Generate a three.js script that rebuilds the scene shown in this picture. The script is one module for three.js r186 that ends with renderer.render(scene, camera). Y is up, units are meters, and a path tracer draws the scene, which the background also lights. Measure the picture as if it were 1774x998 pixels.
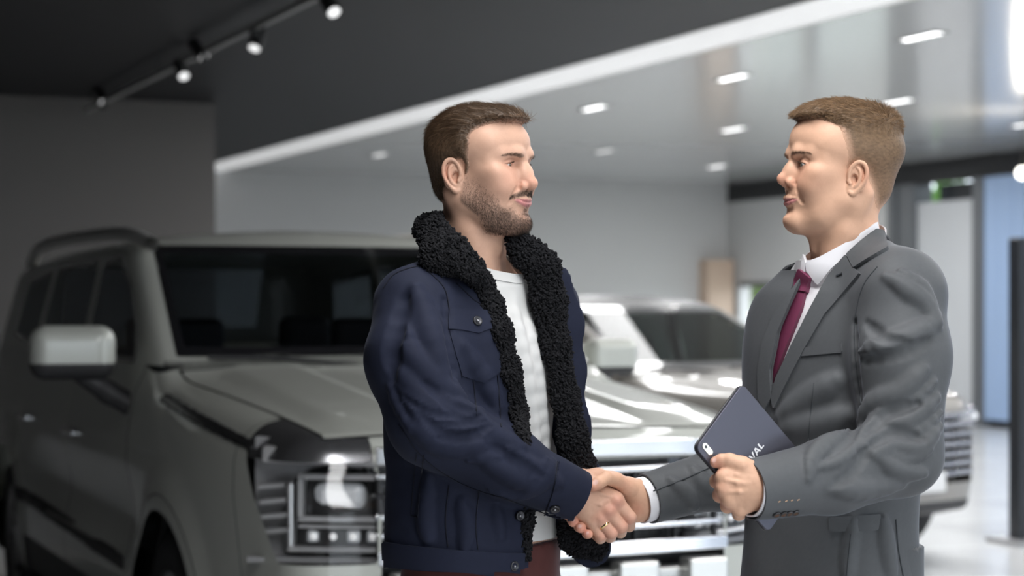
import * as THREE from 'three';
import { mergeGeometries } from 'three/addons/utils/BufferGeometryUtils.js';
import { RoundedBoxGeometry } from 'three/addons/geometries/RoundedBoxGeometry.js';
import { ImprovedNoise } from 'three/addons/math/ImprovedNoise.js';
import { RectAreaLightUniformsLib } from 'three/addons/lights/RectAreaLightUniformsLib.js';
import { FontLoader } from 'three/addons/loaders/FontLoader.js';
import { TextGeometry } from 'three/addons/geometries/TextGeometry.js';

// ------------------------------------------------------------------ camera, sky, lights, exposure
const W = 1774, H = 998, F = 3400, CAMY = 1.507, HZ = 530;      // focal length in pixels, eye height, horizon row
const scene = new THREE.Scene();
const renderer = new THREE.WebGLRenderer({ antialias: true });
renderer.toneMapping = THREE.LinearToneMapping;
renderer.toneMappingExposure = 1.12;
renderer.shadowMap.enabled = true;
RectAreaLightUniformsLib.init();
const camera = new THREE.PerspectiveCamera(2 * Math.atan(H / 2 / F) * 180 / Math.PI, W / H, 0.05, 200);
camera.position.set(0, CAMY, 0);
camera.setViewOffset(W, H, 0, H / 2 - HZ, W, H);
camera.focus = 3.3;
camera.userData.fStop = 3.6;
camera.updateProjectionMatrix();
scene.background = new THREE.Color().setRGB(0.82, 0.91, 1.0).multiplyScalar(4.4);   // bright overcast daylight outside
const TURN = 22.8 * Math.PI / 180;                              // the hall's own axes, turned against the view
const LIGHT = { strip: 11, near: 15, glow: 0.34, slot: 240 };          // radiance of the luminous strips and of the small downlights

// ------------------------------------------------------------------ helpers: names, noise, fields, meshing
const V3 = (x, y, z) => new THREE.Vector3(x, y, z);
const { lerp, clamp, smoothstep } = THREE.MathUtils;
let seed_ = 7;
const rnd = () => { seed_ = (seed_ * 1664525 + 1013904223) >>> 0; return seed_ / 4294967296; };
const PN = new ImprovedNoise();
const n3 = (x, y, z) => PN.noise(x + 31.7, y + 17.3, z + 53.1);
const fbm = (x, y, z) => n3(x, y, z) + 0.5 * n3(x * 2.1, y * 2.1, z * 2.1) + 0.25 * n3(x * 4.3, y * 4.3, z * 4.3);
const taken = new Map();
function numbered(name) { const k = taken.get(name) || 0; taken.set(name, k + 1); return k ? name + '_' + String(k).padStart(3, '0') : name; }
function mat(rgb, roughness = 0.6, extra = {}) {
  const { phys, ...rest } = extra;
  return new THREE.MeshPhysicalMaterial({ color: new THREE.Color().setRGB(...rgb), roughness, side: THREE.DoubleSide, ...rest });
}
function put(name, geo, m, parent = scene) {
  const o = new THREE.Mesh(geo, m); o.name = parent === scene ? numbered(name) : name; o.castShadow = o.receiveShadow = true; parent.add(o); return o;
}
function tag(o, label, category, group) { o.userData.label = label; o.userData.category = category; if (group) o.userData.group = group; return o; }
function struct(name, geo, m, label) { const o = put(name, geo, m); o.userData.kind = 'structure'; if (label) o.userData.label = label; return o; }
function thing(name, label, category, pos = [0, 0, 0], turn = 0, group) {
  const o = new THREE.Group(); o.name = numbered(name); scene.add(o); o.position.set(...pos); o.rotation.y = turn; return tag(o, label, category, group);
}
const merge = (list) => mergeGeometries(list.map((g) => { const h = g.index ? g.toNonIndexed() : g; for (const k of Object.keys(h.attributes)) if (!['position', 'normal'].includes(k)) h.deleteAttribute(k); return h; }));
const box = (x0, x1, y0, y1, z0, z1, r = 0) => {
  const w = Math.abs(x1 - x0), h = Math.abs(y1 - y0), d = Math.abs(z1 - z0);
  const g = r > 0 ? new RoundedBoxGeometry(w, h, d, 2, Math.min(r, w / 2.01, h / 2.01, d / 2.01)) : new THREE.BoxGeometry(w, h, d);
  return g.translate((x0 + x1) / 2, (y0 + y1) / 2, (z0 + z1) / 2);
};
function tube(points, r, sides = 6, closed = false, seg = 0) {
  const c = new THREE.CatmullRomCurve3(points.map((p) => p.isVector3 ? p : V3(...p)), closed);
  return new THREE.TubeGeometry(c, seg || Math.max(4, points.length * 4), r, sides, closed);
}

// pixel of the photograph -> ray and point at a given depth (metres straight ahead)
const ray = (px, py) => V3((px - W / 2) / F, (HZ - py) / F, -1);
const pt = (px, py, d) => V3((px - W / 2) / F * d, CAMY + (HZ - py) / F * d, -d);

// signed distance fields
const smin = (a, b, k) => { if (k <= 0) return Math.min(a, b); const h = Math.max(k - Math.abs(a - b), 0) / k; return Math.min(a, b) - h * h * k * 0.25; };
const smax = (a, b, k) => -smin(-a, -b, k);
class Field {
  constructor() { this.ops = []; }
  op(fn, c, r, k = 0, cut = false) { this.ops.push({ fn, x: c[0], y: c[1], z: c[2], r, k, cut }); return this; }
  ell(c, r, k = 0, rot = null, cut = false) {
    const [cx, cy, cz] = c, [rx, ry, rz] = r;
    let m = null;
    if (rot) { m = new THREE.Matrix4().makeRotationFromEuler(new THREE.Euler(rot[0], rot[1], rot[2])).transpose().elements; }
    const fn = (x, y, z) => {
      x -= cx; y -= cy; z -= cz;
      if (m) { const X = m[0] * x + m[4] * y + m[8] * z, Y = m[1] * x + m[5] * y + m[9] * z, Z = m[2] * x + m[6] * y + m[10] * z; x = X; y = Y; z = Z; }
      const a = x / rx, b = y / ry, e = z / rz, k0 = Math.sqrt(a * a + b * b + e * e);
      if (k0 < 1e-6) return -Math.min(rx, ry, rz);
      const p = a / rx, q = b / ry, s = e / rz;
      return k0 * (k0 - 1) / Math.sqrt(p * p + q * q + s * s);
    };
    return this.op(fn, c, Math.max(rx, ry, rz), k, cut);
  }
  cap(a, ra, b, rb = ra, k = 0, cut = false) {
    a = a.isVector3 ? a.toArray() : a; b = b.isVector3 ? b.toArray() : b;
    const [ax, ay, az] = a, bx = b[0] - ax, by = b[1] - ay, bz = b[2] - az, l2 = bx * bx + by * by + bz * bz || 1e-12;
    const fn = (x, y, z) => {
      x -= ax; y -= ay; z -= az;
      let t = (x * bx + y * by + z * bz) / l2; t = t < 0 ? 0 : t > 1 ? 1 : t;
      const X = x - bx * t, Y = y - by * t, Z = z - bz * t;
      return Math.sqrt(X * X + Y * Y + Z * Z) - (ra + (rb - ra) * t);
    };
    return this.op(fn, [ax + bx / 2, ay + by / 2, az + bz / 2], Math.sqrt(l2) / 2 + Math.max(ra, rb), k, cut);
  }
  chain(pts, k = 0, cut = false) {   // [[x,y,z,r], ...]
    if (pts.length === 1) return this.cap(pts[0], pts[0][3], pts[0], pts[0][3], k, cut);
    for (let i = 0; i + 1 < pts.length; i++) this.cap(pts[i], pts[i][3], pts[i + 1], pts[i + 1][3], k, cut);
    return this;
  }
  bx(c, h, r, k = 0, basis = null, cut = false) {   // rounded box, basis = [ex,ey,ez] arrays
    const [cx, cy, cz] = c, B = basis || [[1, 0, 0], [0, 1, 0], [0, 0, 1]];
    const fn = (x, y, z) => {
      x -= cx; y -= cy; z -= cz;
      const a = Math.abs(x * B[0][0] + y * B[0][1] + z * B[0][2]) - h[0] + r, b = Math.abs(x * B[1][0] + y * B[1][1] + z * B[1][2]) - h[1] + r, e = Math.abs(x * B[2][0] + y * B[2][1] + z * B[2][2]) - h[2] + r;
      const A = Math.max(a, 0), C = Math.max(b, 0), E = Math.max(e, 0);
      return Math.min(Math.max(a, b, e), 0) + Math.sqrt(A * A + C * C + E * E) - r;
    };
    return this.op(fn, c, Math.hypot(...h), k, cut);
  }
  d(x, y, z) {
    let d = 1e3;
    for (const o of this.ops) {
      const X = x - o.x, Y = y - o.y, Z = z - o.z, far = Math.sqrt(X * X + Y * Y + Z * Z) - o.r;
      if (o.cut) { if (far > o.k - d) continue; d = smax(d, -o.fn(x, y, z), o.k); }
      else { if (far > d + o.k) continue; d = d > 900 ? o.fn(x, y, z) : smin(d, o.fn(x, y, z), o.k); }
    }
    return d;
  }
  get f() { return (x, y, z) => this.d(x, y, z); }
}
function grad(fn, x, y, z, e, out) {
  const a = fn(x + e, y, z) - fn(x - e, y, z), b = fn(x, y + e, z) - fn(x, y - e, z), c = fn(x, y, z + e) - fn(x, y, z - e), l = Math.hypot(a, b, c) || 1;
  out[0] = a / l; out[1] = b / l; out[2] = c / l; out[3] = l / (2 * e); return out;
}
// surface nets on a sparse grid, vertices then pulled onto the surface
function mesh(fn, lo, hi, cell, { safety = 1.4, pull = 2, eps = 0.5 } = {}) {
  const B = 8, nb = [0, 1, 2].map((i) => Math.ceil((hi[i] - lo[i]) / cell / B)), N = nb.map((n) => n * B + 1), sy = N[0], sz = N[0] * N[1];
  const val = new Float32Array(N[0] * N[1] * N[2]).fill(1), seen = new Uint8Array(val.length), act = [];
  const half = cell * B * 0.5, reach = half * 1.7321 * safety + cell;
  for (let c = 0; c < nb[2]; c++) for (let b = 0; b < nb[1]; b++) for (let a = 0; a < nb[0]; a++) {
    const v = fn(lo[0] + a * B * cell + half, lo[1] + b * B * cell + half, lo[2] + c * B * cell + half);
    if (Math.abs(v) > reach) continue;
    act.push([a * B, b * B, c * B]);
    for (let k = 0; k <= B; k++) for (let j = 0; j <= B; j++) for (let i = 0; i <= B; i++) {
      const x = a * B + i, y = b * B + j, z = c * B + k, at = x + y * sy + z * sz;
      if (seen[at]) continue; seen[at] = 1; val[at] = fn(lo[0] + x * cell, lo[1] + y * cell, lo[2] + z * cell);
    }
  }
  const id = new Int32Array(val.length).fill(-1), P = [], I = [];
  const off = [0, 1, sy, sy + 1, sz, sz + 1, sz + sy, sz + sy + 1], E = [[0, 1], [2, 3], [4, 5], [6, 7], [0, 2], [1, 3], [4, 6], [5, 7], [0, 4], [1, 5], [2, 6], [3, 7]];
  const g = [0, 0, 0, 0];
  for (const [A, Bb, C] of act) for (let k = 0; k < B; k++) for (let j = 0; j < B; j++) for (let i = 0; i < B; i++) {
    const x = A + i, y = Bb + j, z = C + k, at = x + y * sy + z * sz;
    let m = 0; for (let q = 0; q < 8; q++) if (val[at + off[q]] < 0) m |= 1 << q;
    if (m === 0 || m === 255) continue;
    let X = 0, Y = 0, Z = 0, n = 0;
    for (const [p, q] of E) {
      if (((m >> p) & 1) === ((m >> q) & 1)) continue;
      const a = val[at + off[p]], b = val[at + off[q]], t = a / (a - b);
      X += (p & 1) + t * ((q & 1) - (p & 1)); Y += ((p >> 1) & 1) + t * (((q >> 1) & 1) - ((p >> 1) & 1)); Z += (p >> 2) + t * ((q >> 2) - (p >> 2)); n++;
    }
    let wx = lo[0] + (x + X / n) * cell, wy = lo[1] + (y + Y / n) * cell, wz = lo[2] + (z + Z / n) * cell;
    for (let s = 0; s < pull; s++) {
      const d = fn(wx, wy, wz); grad(fn, wx, wy, wz, cell * eps, g);
      const st = clamp(d / Math.max(g[3], 0.5), -cell * 0.6, cell * 0.6); wx -= g[0] * st; wy -= g[1] * st; wz -= g[2] * st;
    }
    id[at] = P.length / 3; P.push(wx, wy, wz);
  }
  const quad = (a, b, c, d, flip) => { if (a < 0 || b < 0 || c < 0 || d < 0) return; if (flip) I.push(a, c, b, a, d, c); else I.push(a, b, c, a, c, d); };
  for (const [A, Bb, C] of act) for (let k = 0; k < B; k++) for (let j = 0; j < B; j++) for (let i = 0; i < B; i++) {
    const x = A + i, y = Bb + j, z = C + k, at = x + y * sy + z * sz, s = val[at] < 0;
    if (y > 0 && z > 0 && s !== val[at + 1] < 0) quad(id[at], id[at - sy], id[at - sy - sz], id[at - sz], !s);
    if (x > 0 && z > 0 && s !== val[at + sy] < 0) quad(id[at], id[at - sz], id[at - 1 - sz], id[at - 1], !s);
    if (x > 0 && y > 0 && s !== val[at + sz] < 0) quad(id[at], id[at - 1], id[at - 1 - sy], id[at - sy], !s);
  }
  const nrm = new Float32Array(P.length);
  for (let i = 0; i < P.length; i += 3) { grad(fn, P[i], P[i + 1], P[i + 2], cell * eps, g); nrm[i] = g[0]; nrm[i + 1] = g[1]; nrm[i + 2] = g[2]; }
  const geo = new THREE.BufferGeometry();
  geo.setAttribute('position', new THREE.BufferAttribute(new Float32Array(P), 3)); geo.setAttribute('normal', new THREE.BufferAttribute(nrm, 3)); geo.setIndex(new THREE.BufferAttribute(new Uint32Array(I), 1));
  return geo;
}
// keep the part of an indexed mesh where val(x, y, z, i) > 0, cut cleanly along the zero line
function clip(geo, valf) {
  const p = geo.attributes.position.array, names = Object.keys(geo.attributes), n = p.length / 3, v = new Float32Array(n);
  for (let i = 0; i < n; i++) v[i] = valf(p[i * 3], p[i * 3 + 1], p[i * 3 + 2], i);
  const out = names.map(() => []), map = new Map(), idx = geo.index.array, I = [];
  const vert = (i) => { let k = map.get(i); if (k === undefined) { k = out[0].length / geo.attributes[names[0]].itemSize; map.set(i, k); names.forEach((nm, q) => { const a = geo.attributes[nm]; for (let c = 0; c < a.itemSize; c++) out[q].push(a.array[i * a.itemSize + c]); }); } return k; };
  const cutv = (i, j) => {
    if (i > j) [i, j] = [j, i];
    const key = i * n + j; let k = map.get(-key - 1); if (k !== undefined) return k;
    const t = v[i] / (v[i] - v[j]); k = out[0].length / geo.attributes[names[0]].itemSize; map.set(-key - 1, k);
    names.forEach((nm, q) => { const a = geo.attributes[nm]; for (let c = 0; c < a.itemSize; c++) out[q].push(lerp(a.array[i * a.itemSize + c], a.array[j * a.itemSize + c], t)); });
    return k;
  };
  for (let t = 0; t < idx.length; t += 3) {
    const tri = [idx[t], idx[t + 1], idx[t + 2]], inn = tri.map((i) => v[i] > 0), c = inn[0] + inn[1] + inn[2];
    if (c === 3) I.push(vert(tri[0]), vert(tri[1]), vert(tri[2]));
    else if (c > 0) {
      let r = 0; if (c === 1) while (!inn[r]) r++; else while (inn[r]) r++;
      const [a, b, e] = [tri[r], tri[(r + 1) % 3], tri[(r + 2) % 3]];
      if (c === 1) I.push(vert(a), cutv(a, b), cutv(a, e));
      else { const x = cutv(a, b), y = cutv(a, e), B = vert(b), C = vert(e); I.push(x, B, C, x, C, y); }
    }
  }
  const g = new THREE.BufferGeometry();
  names.forEach((nm, q) => g.setAttribute(nm, new THREE.BufferAttribute(new Float32Array(out[q]), geo.attributes[nm].itemSize)));
  g.setIndex(new THREE.BufferAttribute(new Uint32Array(I), 1));
  return g;
}
// give a sheet thickness: the sheet moves out by up, a copy in by down, the rim is closed
function solid(geo, up, down) {
  const p = geo.attributes.position.array, m = geo.attributes.normal.array, n = p.length / 3, idx = geo.index.array, P = [], M = [], I = [], edge = new Map();
  const u = typeof up === 'function' ? up : () => up;
  for (let i = 0; i < n; i++) { const h = u(i); for (let c = 0; c < 3; c++) { P.push(p[i * 3 + c] + m[i * 3 + c] * h); M.push(m[i * 3 + c]); } }
  for (let i = 0; i < n * 3; i++) { P.push(p[i] - m[i] * down); M.push(-m[i]); }
  for (let t = 0; t < idx.length; t += 3) {
    const [a, b, c] = [idx[t], idx[t + 1], idx[t + 2]]; I.push(a, b, c, a + n, c + n, b + n);
    for (const [i, j] of [[a, b], [b, c], [c, a]]) { const k = i < j ? i * n + j : j * n + i; if (edge.has(k)) edge.set(k, null); else edge.set(k, [i, j]); }
  }
  const A = V3(0, 0, 0), Bv = V3(0, 0, 0), C = V3(0, 0, 0);
  for (const e of edge.values()) {
    if (!e) continue; const [i, j] = e, k = P.length / 3;
    for (const q of [i, j, j + n, i + n]) P.push(P[q * 3], P[q * 3 + 1], P[q * 3 + 2]);
    A.fromArray(P, k * 3); Bv.fromArray(P, k * 3 + 3).sub(A); C.fromArray(P, k * 3 + 9).sub(A); C.crossVectors(C, Bv).normalize().negate();
    for (let q = 0; q < 4; q++) M.push(-C.x, -C.y, -C.z);
    I.push(k, k + 2, k + 1, k, k + 3, k + 2);
  }
  const g = new THREE.BufferGeometry();
  g.setAttribute('position', new THREE.BufferAttribute(new Float32Array(P), 3)); g.setAttribute('normal', new THREE.BufferAttribute(new Float32Array(M), 3)); g.setIndex(new THREE.BufferAttribute(new Uint32Array(I), 1));
  return g;
}
// first hit of the ray through a pixel with a field
function hit(fn, px, py, near = 2.2, far = 4.6) {
  const r = ray(px, py), l = r.length(); let d = near;
  for (let i = 0; i < 220; i++) { const v = fn(r.x * d, CAMY + r.y * d, -d); if (v < 0.0002) return V3(r.x * d, CAMY + r.y * d, -d); d += Math.max(v * 0.8 / l, 0.0004); if (d > far) break; }
  return null;
}
// distance to a closed polygon in the plane, negative inside
function polyd(P, x, y) {
  let d = 1e9, s = 1;
  for (let i = 0, j = P.length - 1; i < P.length; j = i++) {
    const ex = P[j][0] - P[i][0], ey = P[j][1] - P[i][1], wx = x - P[i][0], wy = y - P[i][1], t = clamp((wx * ex + wy * ey) / (ex * ex + ey * ey || 1e-9), 0, 1), bx = wx - ex * t, by = wy - ey * t;
    d = Math.min(d, bx * bx + by * by);
    const c1 = y >= P[i][1], c2 = y < P[j][1], c3 = ex * wy > ey * wx; if ((c1 && c2 && c3) || (!c1 && !c2 && !c3)) s = -s;
  }
  return s * Math.sqrt(d);
}
function smoothPoly(P, per = 6) { const c = new THREE.CatmullRomCurve3(P.map(([x, y]) => V3(x, y, 0)), true, 'centripetal'); return c.getPoints(P.length * per).slice(0, -1).map((v) => [v.x, v.y]); }
// a cloth panel lying on a field, its outline given in pixels of the photograph
function patch(fn, outline, { step = 4, up = 0.002, down = 0.002, round = false, near, far } = {}) {
  const P = round ? smoothPoly(outline) : outline, xs = P.map((p) => p[0]), ys = P.map((p) => p[1]), x0 = Math.min(...xs) - step, x1 = Math.max(...xs) + step * 2, y0 = Math.min(...ys) - step, y1 = Math.max(...ys) + step * 2;
  const nx = Math.ceil((x1 - x0) / step), ny = Math.ceil((y1 - y0) / step), pos = [], nor = [], pix = [], I = [], ok = [], g = [0, 0, 0, 0];
  for (let j = 0; j <= ny; j++) for (let i = 0; i <= nx; i++) {
    const x = x0 + i * step, y = y0 + j * step, h = polyd(P, x, y) < step * 2 ? hit(fn, x, y, near, far) : null;
    ok.push(!!h); pix.push(x, y);
    if (h) { grad(fn, h.x, h.y, h.z, 0.003, g); pos.push(h.x, h.y, h.z); nor.push(g[0], g[1], g[2]); } else { pos.push(0, 0, 0); nor.push(0, 0, 1); }
  }
  const far3 = (a, b) => Math.abs(pos[a * 3 + 2] - pos[b * 3 + 2]) > 0.05;
  for (let j = 0; j < ny; j++) for (let i = 0; i < nx; i++) {
    const a = i + j * (nx + 1), b = a + 1, c = a + nx + 1, d = c + 1;
    if (ok[a] && ok[b] && ok[c] && ok[d] && !far3(a, b) && !far3(a, c) && !far3(a, d)) I.push(a, c, b, b, c, d);
  }
  const geo = new THREE.BufferGeometry();
  geo.setAttribute('position', new THREE.BufferAttribute(new Float32Array(pos), 3)); geo.setAttribute('normal', new THREE.BufferAttribute(new Float32Array(nor), 3)); geo.setAttribute('pix', new THREE.BufferAttribute(new Float32Array(pix), 2)); geo.setIndex(new THREE.BufferAttribute(new Uint32Array(I), 1));
  return solid(clip(geo, (x, y, z, i) => -polyd(P, pix[i * 2], pix[i * 2 + 1])), up, down);
}
// points of a pixel polyline on a field, lifted off it
function onto(fn, pts, lift = 0, per = 5) {
  const c = new THREE.CatmullRomCurve3(pts.map(([x, y]) => V3(x, y, 0)), false, 'centripetal'), g = [0, 0, 0, 0];
  return c.getPoints(Math.max(2, (pts.length - 1) * per)).map((p) => { const h = hit(fn, p.x, p.y); if (!h) return null; grad(fn, h.x, h.y, h.z, 0.003, g); return V3(h.x + g[0] * lift, h.y + g[1] * lift, h.z + g[2] * lift); }).filter(Boolean);
}
const seam = (fn, pts, r = 0.0011, lift = 0.0003) => tube(onto(fn, pts, lift), r, 5);
// folds: raised (r > 0) or sunken ridges along pixel polylines, melted into the field
function folds(field, base, list) {
  const g = [0, 0, 0, 0];
  for (const pass of [1, -1]) {
    const on = pass > 0 ? base : field.f, made = list.filter(([, r]) => r * pass > 0).map(([pts, r, k, sink]) => {
      const P = onto(on, pts, 0, 3);
      for (let i = 1; i < P.length; i++) if (Math.abs(P[i].z - P[i - 1].z) > 0.022) { P.length = i; break; }   // the fold ends where the cloth does
      const n = P.length, rr = (i) => Math.abs(r) * (0.35 + 0.65 * Math.sin(Math.PI * clamp((i + 0.15) / (n - 0.7), 0, 1)));
      return n < 2 ? null : [P.map((p, i) => { grad(on, p.x, p.y, p.z, 0.004, g); const s = r > 0 ? -rr(i) + sink : rr(i) - sink; return [p.x + g[0] * s, p.y + g[1] * s, p.z + g[2] * s, rr(i)]; }), k * 0.6];
    });
    for (const m of made) if (m) field.chain(m[0], m[1], pass < 0);
  }
}
function colorize(geo, f) {
  const p = geo.attributes.position.array, m = geo.attributes.normal?.array, c = new Float32Array(p.length), o = [0, 0, 0];
  for (let i = 0; i < p.length; i += 3) { f(p[i], p[i + 1], p[i + 2], o, m && m[i], m && m[i + 1], m && m[i + 2]); c[i] = o[0]; c[i + 1] = o[1]; c[i + 2] = o[2]; }
  geo.setAttribute('color', new THREE.BufferAttribute(c, 3)); return geo;
}

// ------------------------------------------------------------------ the hall, in its own axes: x across, -z away along the light strip
const CH = 3.407;                                    // ceiling height
const inHall = (o) => { o.rotation.y = TURN; return o; };
const room = (name, geo, m, label) => inHall(struct(name, geo, m, label));
const hallThing = (name, label, category, [x, y, u], group) => { const p = V3(x, y, -u).applyAxisAngle(V3(0, 1, 0), TURN); return thing(name, label, category, [p.x, p.y, p.z], TURN, group); };
const V0 = -9, V1 = 15, U0 = -7, U1 = 27;
const noiseTex = (size, f, srgb) => { const d = new Uint8Array(size * size * 4); for (let j = 0; j < size; j++) for (let i = 0; i < size; i++) { const c = f(i / size, j / size), k = (j * size + i) * 4; d[k] = c[0] * 255; d[k + 1] = c[1] * 255; d[k + 2] = c[2] * 255; d[k + 3] = 255; } const t = new THREE.DataTexture(d, size, size); t.wrapS = t.wrapT = THREE.RepeatWrapping; t.magFilter = THREE.LinearFilter; if (srgb) t.colorSpace = THREE.SRGBColorSpace; t.needsUpdate = true; return t; };
{
  const tile = mat([0.58, 0.59, 0.60], 0.22), grout = mat([0.2, 0.2, 0.2], 0.7), dark = mat([0.010, 0.0105, 0.012], 0.5, { specularIntensity: 0.5 }), pale = mat([0.62, 0.62, 0.61], 0.22, { clearcoat: 0.6, clearcoatRoughness: 0.12 }), wall = mat([0.60, 0.60, 0.59], 0.7), greywall = mat([0.13, 0.122, 0.115], 0.8), black = mat([0.015, 0.016, 0.018], 0.5), frame = mat([0.16, 0.17, 0.18], 0.5, { metalness: 0.3 });
  const floor = room('floor', box(V0 - 0.2, V1 + 0.2, -0.2, -0.004, -U0 + 0.2, -U1 - 0.2), grout, 'light grey tiled showroom floor');
  const tg = new RoundedBoxGeometry(1.194, 0.012, 1.194, 1, 0.003), tones = [0.56, 0.59, 0.62].map((k) => mat([k, k * 1.01, k * 1.02], 0.2));
  for (let i = 0; i < 10; i++) for (let j = 0; j < 14; j++) { const x = 3.0 + i * 1.2 + 0.6, u = 9 + j * 1.2 + 0.6; if (x < V1 && u < U1) { const o = put('tile', tg, tones[(i * 7 + j * 5) % 3], floor); o.position.set(x, -0.006, -u); } }
  room('floor_near', mergeGeometries([box(V0, 3.0, -0.006, 0, -U0, -U1), box(3.0, V1, -0.006, 0, -U0, -9), box(3, V1, -0.006, 0, -25.8, -U1)]), tile, 'light grey floor around the cars');
  room('ceiling', box(V0 - 0.2, 6.44, CH, CH + 0.2, -U0 + 0.2, -U1 - 0.2), dark, 'dark ribbed ceiling');
  room('ceiling_pale', box(6.98, V1 + 0.2, CH, CH + 0.2, -U0 + 0.2, -U1 - 0.2), pale, 'pale glossy ceiling');
  room('trim_1', box(6.43, 6.99, CH + 0.05, CH + 0.2, -U0 + 0.2, -U1 - 0.2), black);
  const rib = box(0, 0, 0, 0, 0, 0), ribM = mat([0.018, 0.019, 0.022], 0.4);
  { // fine ribs of the dark ceiling
    const list = []; for (let x = -3.2; x < 1.6; x += 0.12) list.push(box(x, x + 0.06, CH - 0.015, CH, -9, -18)); const o = room('trim_2', mergeGeometries(list), ribM, 'fine ribs of the dark ceiling'); o.userData.kind = 'stuff'; o.userData.category = 'ribs';
  }
  room('wall_back', box(4.4, V1 + 0.2, 0, CH, -U1, -U1 - 0.2), wall, 'pale back wall');
  room('wall_partition', mergeGeometries([box(V0, 4.58, 0, CH, -18.1, -18.3), box(4.38, 4.58, 0, CH, -18.3, -U1)]), greywall, 'grey partition wall');
  room('wall_left', box(V0 - 0.2, V0, 0, CH, -U0, -18.3), greywall);
  // front wall behind the camera: solid on the left, glazed on the right
  room('wall_front', mergeGeometries([box(V0, -1.0, 0, CH, -U0 + 0.2, -U0), box(-1.0, V1, 0, 0.25, -U0 + 0.2, -U0), box(-1.0, V1, 3.2, CH, -U0 + 0.2, -U0), ...[2.2, 5.4, 8.6, 11.8].map((x) => box(x - 0.08, x + 0.08, 0.25, 3.2, -U0 + 0.2, -U0))]), greywall);
  const pane = new THREE.MeshPhysicalMaterial({ color: 0xffffff, transmission: 1, thickness: 0, roughness: 0, ior: 1.45, side: THREE.DoubleSide }), tint = new THREE.MeshPhysicalMaterial({ color: new THREE.Color().setRGB(0.30, 0.37, 0.45), transmission: 1, thickness: 0, roughness: 0, ior: 1.45, side: THREE.DoubleSide });
  { const w = room('window_1', mergeGeometries([box(-1, V1, 0.25, 0.31, -U0 + 0.15, -U0 + 0.05), box(-1, V1, 3.14, 3.2, -U0 + 0.15, -U0 + 0.05)]), frame, 'glazed front of the hall'); for (const [a, b] of [[-1, 2.12], [2.28, 5.32], [5.48, 8.52], [8.68, 11.72], [11.88, 15]]) put('pane', box(a, b, 0.31, 3.14, -U0 + 0.105, -U0 + 0.095), pane, w); }
  // right wall: dark header, glazed bays, a white panel and grey posts
  room('wall_right', mergeGeometries([box(V1, V1 + 0.2, 3.12, CH, -U0, -U1), box(V1, V1 + 0.2, 0, 0.12, -U0, -U1)]), black, 'dark header over the glazing');
  room('wall_right_pale', mergeGeometries([box(V1, V1 + 0.2, 1.88, 3.12, -22.4, -26.62), box(V1, V1 + 0.2, 0.12, 3.12, -26.62, -U1)]), wall);
  for (const [a, b, n] of [[21.78, 22.12, 3], [22.2, 22.4, 4], [20.28, 20.5, 5], [16.2, 16.4, 6], [12, 12.2, 7], [7.8, 8, 8], [3.6, 3.8, 9], [-0.6, -0.4, 10]]) room('trim_' + n, box(V1 - 0.12, V1 + 0.2, 0, 3.12, -a, -b, 0.02), frame, 'grey window post');
  room('wall_panel', box(V1 - 0.05, V1 + 0.1, 0.12, 2.86, -20.5, -21.78), mat([0.62, 0.64, 0.66], 0.45), 'white wall panel between the posts');
  room('wall_recess', box(V1 + 0.3, V1 + 0.5, 2.86, 3.12, -20.5, -21.78), black);
  { const w = room('window_2', mergeGeometries([box(V1, V1 + 0.1, 0.12, 0.2, -22.4, -26.62), box(V1, V1 + 0.1, 1.8, 1.88, -22.4, -26.62), box(V1, V1 + 0.1, 0.2, 1.8, -24.46, -24.54)]), frame, 'low window with a view of trees'); put('pane', box(V1 + 0.04, V1 + 0.05, 0.2, 1.8, -22.4, -24.46), pane, w); put('pane', box(V1 + 0.04, V1 + 0.05, 0.2, 1.8, -24.54, -26.62), pane, w); }
  let wn = 3;
  for (const [a, b] of [[16.4, 20.28], [12.2, 16.2], [8, 12], [3.8, 7.8], [-0.4, 3.6], [-7, -0.6]]) { const w = room('window_' + wn++, mergeGeometries([box(V1, V1 + 0.1, 1.33, 1.41, -a, -b), box(V1, V1 + 0.1, 3.06, 3.12, -a, -b)]), frame, 'tall bluish window bay'); put('pane', box(V1 + 0.04, V1 + 0.05, 0.12, 1.33, -a, -b), tint, w); put('pane', box(V1 + 0.04, V1 + 0.05, 1.41, 3.06, -a, -b), tint, w); }
  // peach-lit wall end next to the corner
  room('wall_end', box(14.5, 14.95, 0, 2.22, -26.7, -27), mat([0.62, 0.47, 0.36], 0.6), 'peach coloured wall pier');
  room('ground_outside', box(-60, 80, -0.3, -0.2, 60, -90), mat([0.22, 0.23, 0.2], 0.9), 'ground outside the hall');
  // blue vertical blind slats in the bay next to the posts
  for (let i = 0; i < 16; i++) { const u = 19.0 + i * 0.075; const o = hallThing('blind_slat', 'pale blue vertical blind slat, number ' + ['one', 'two', 'three', 'four', 'five', 'six', 'seven', 'eight', 'nine', 'ten', 'eleven', 'twelve', 'thirteen', 'fourteen', 'fifteen', 'sixteen'][15 - i] + ' from the grey window post', 'blind', [V1 - 0.16, 0, u], 'vertical blind slats'); put('slat', box(-0.004, 0.004, 0.1, 3.1, -0.03, 0.03).rotateY(0.5 + 0.2 * Math.sin(i * 1.7)), mat([0.34, 0.46, 0.66], 0.7), o); put('hanger', box(-0.008, 0.008, 3.1, 3.12, -0.01, 0.01), frame, o); }
}
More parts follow.
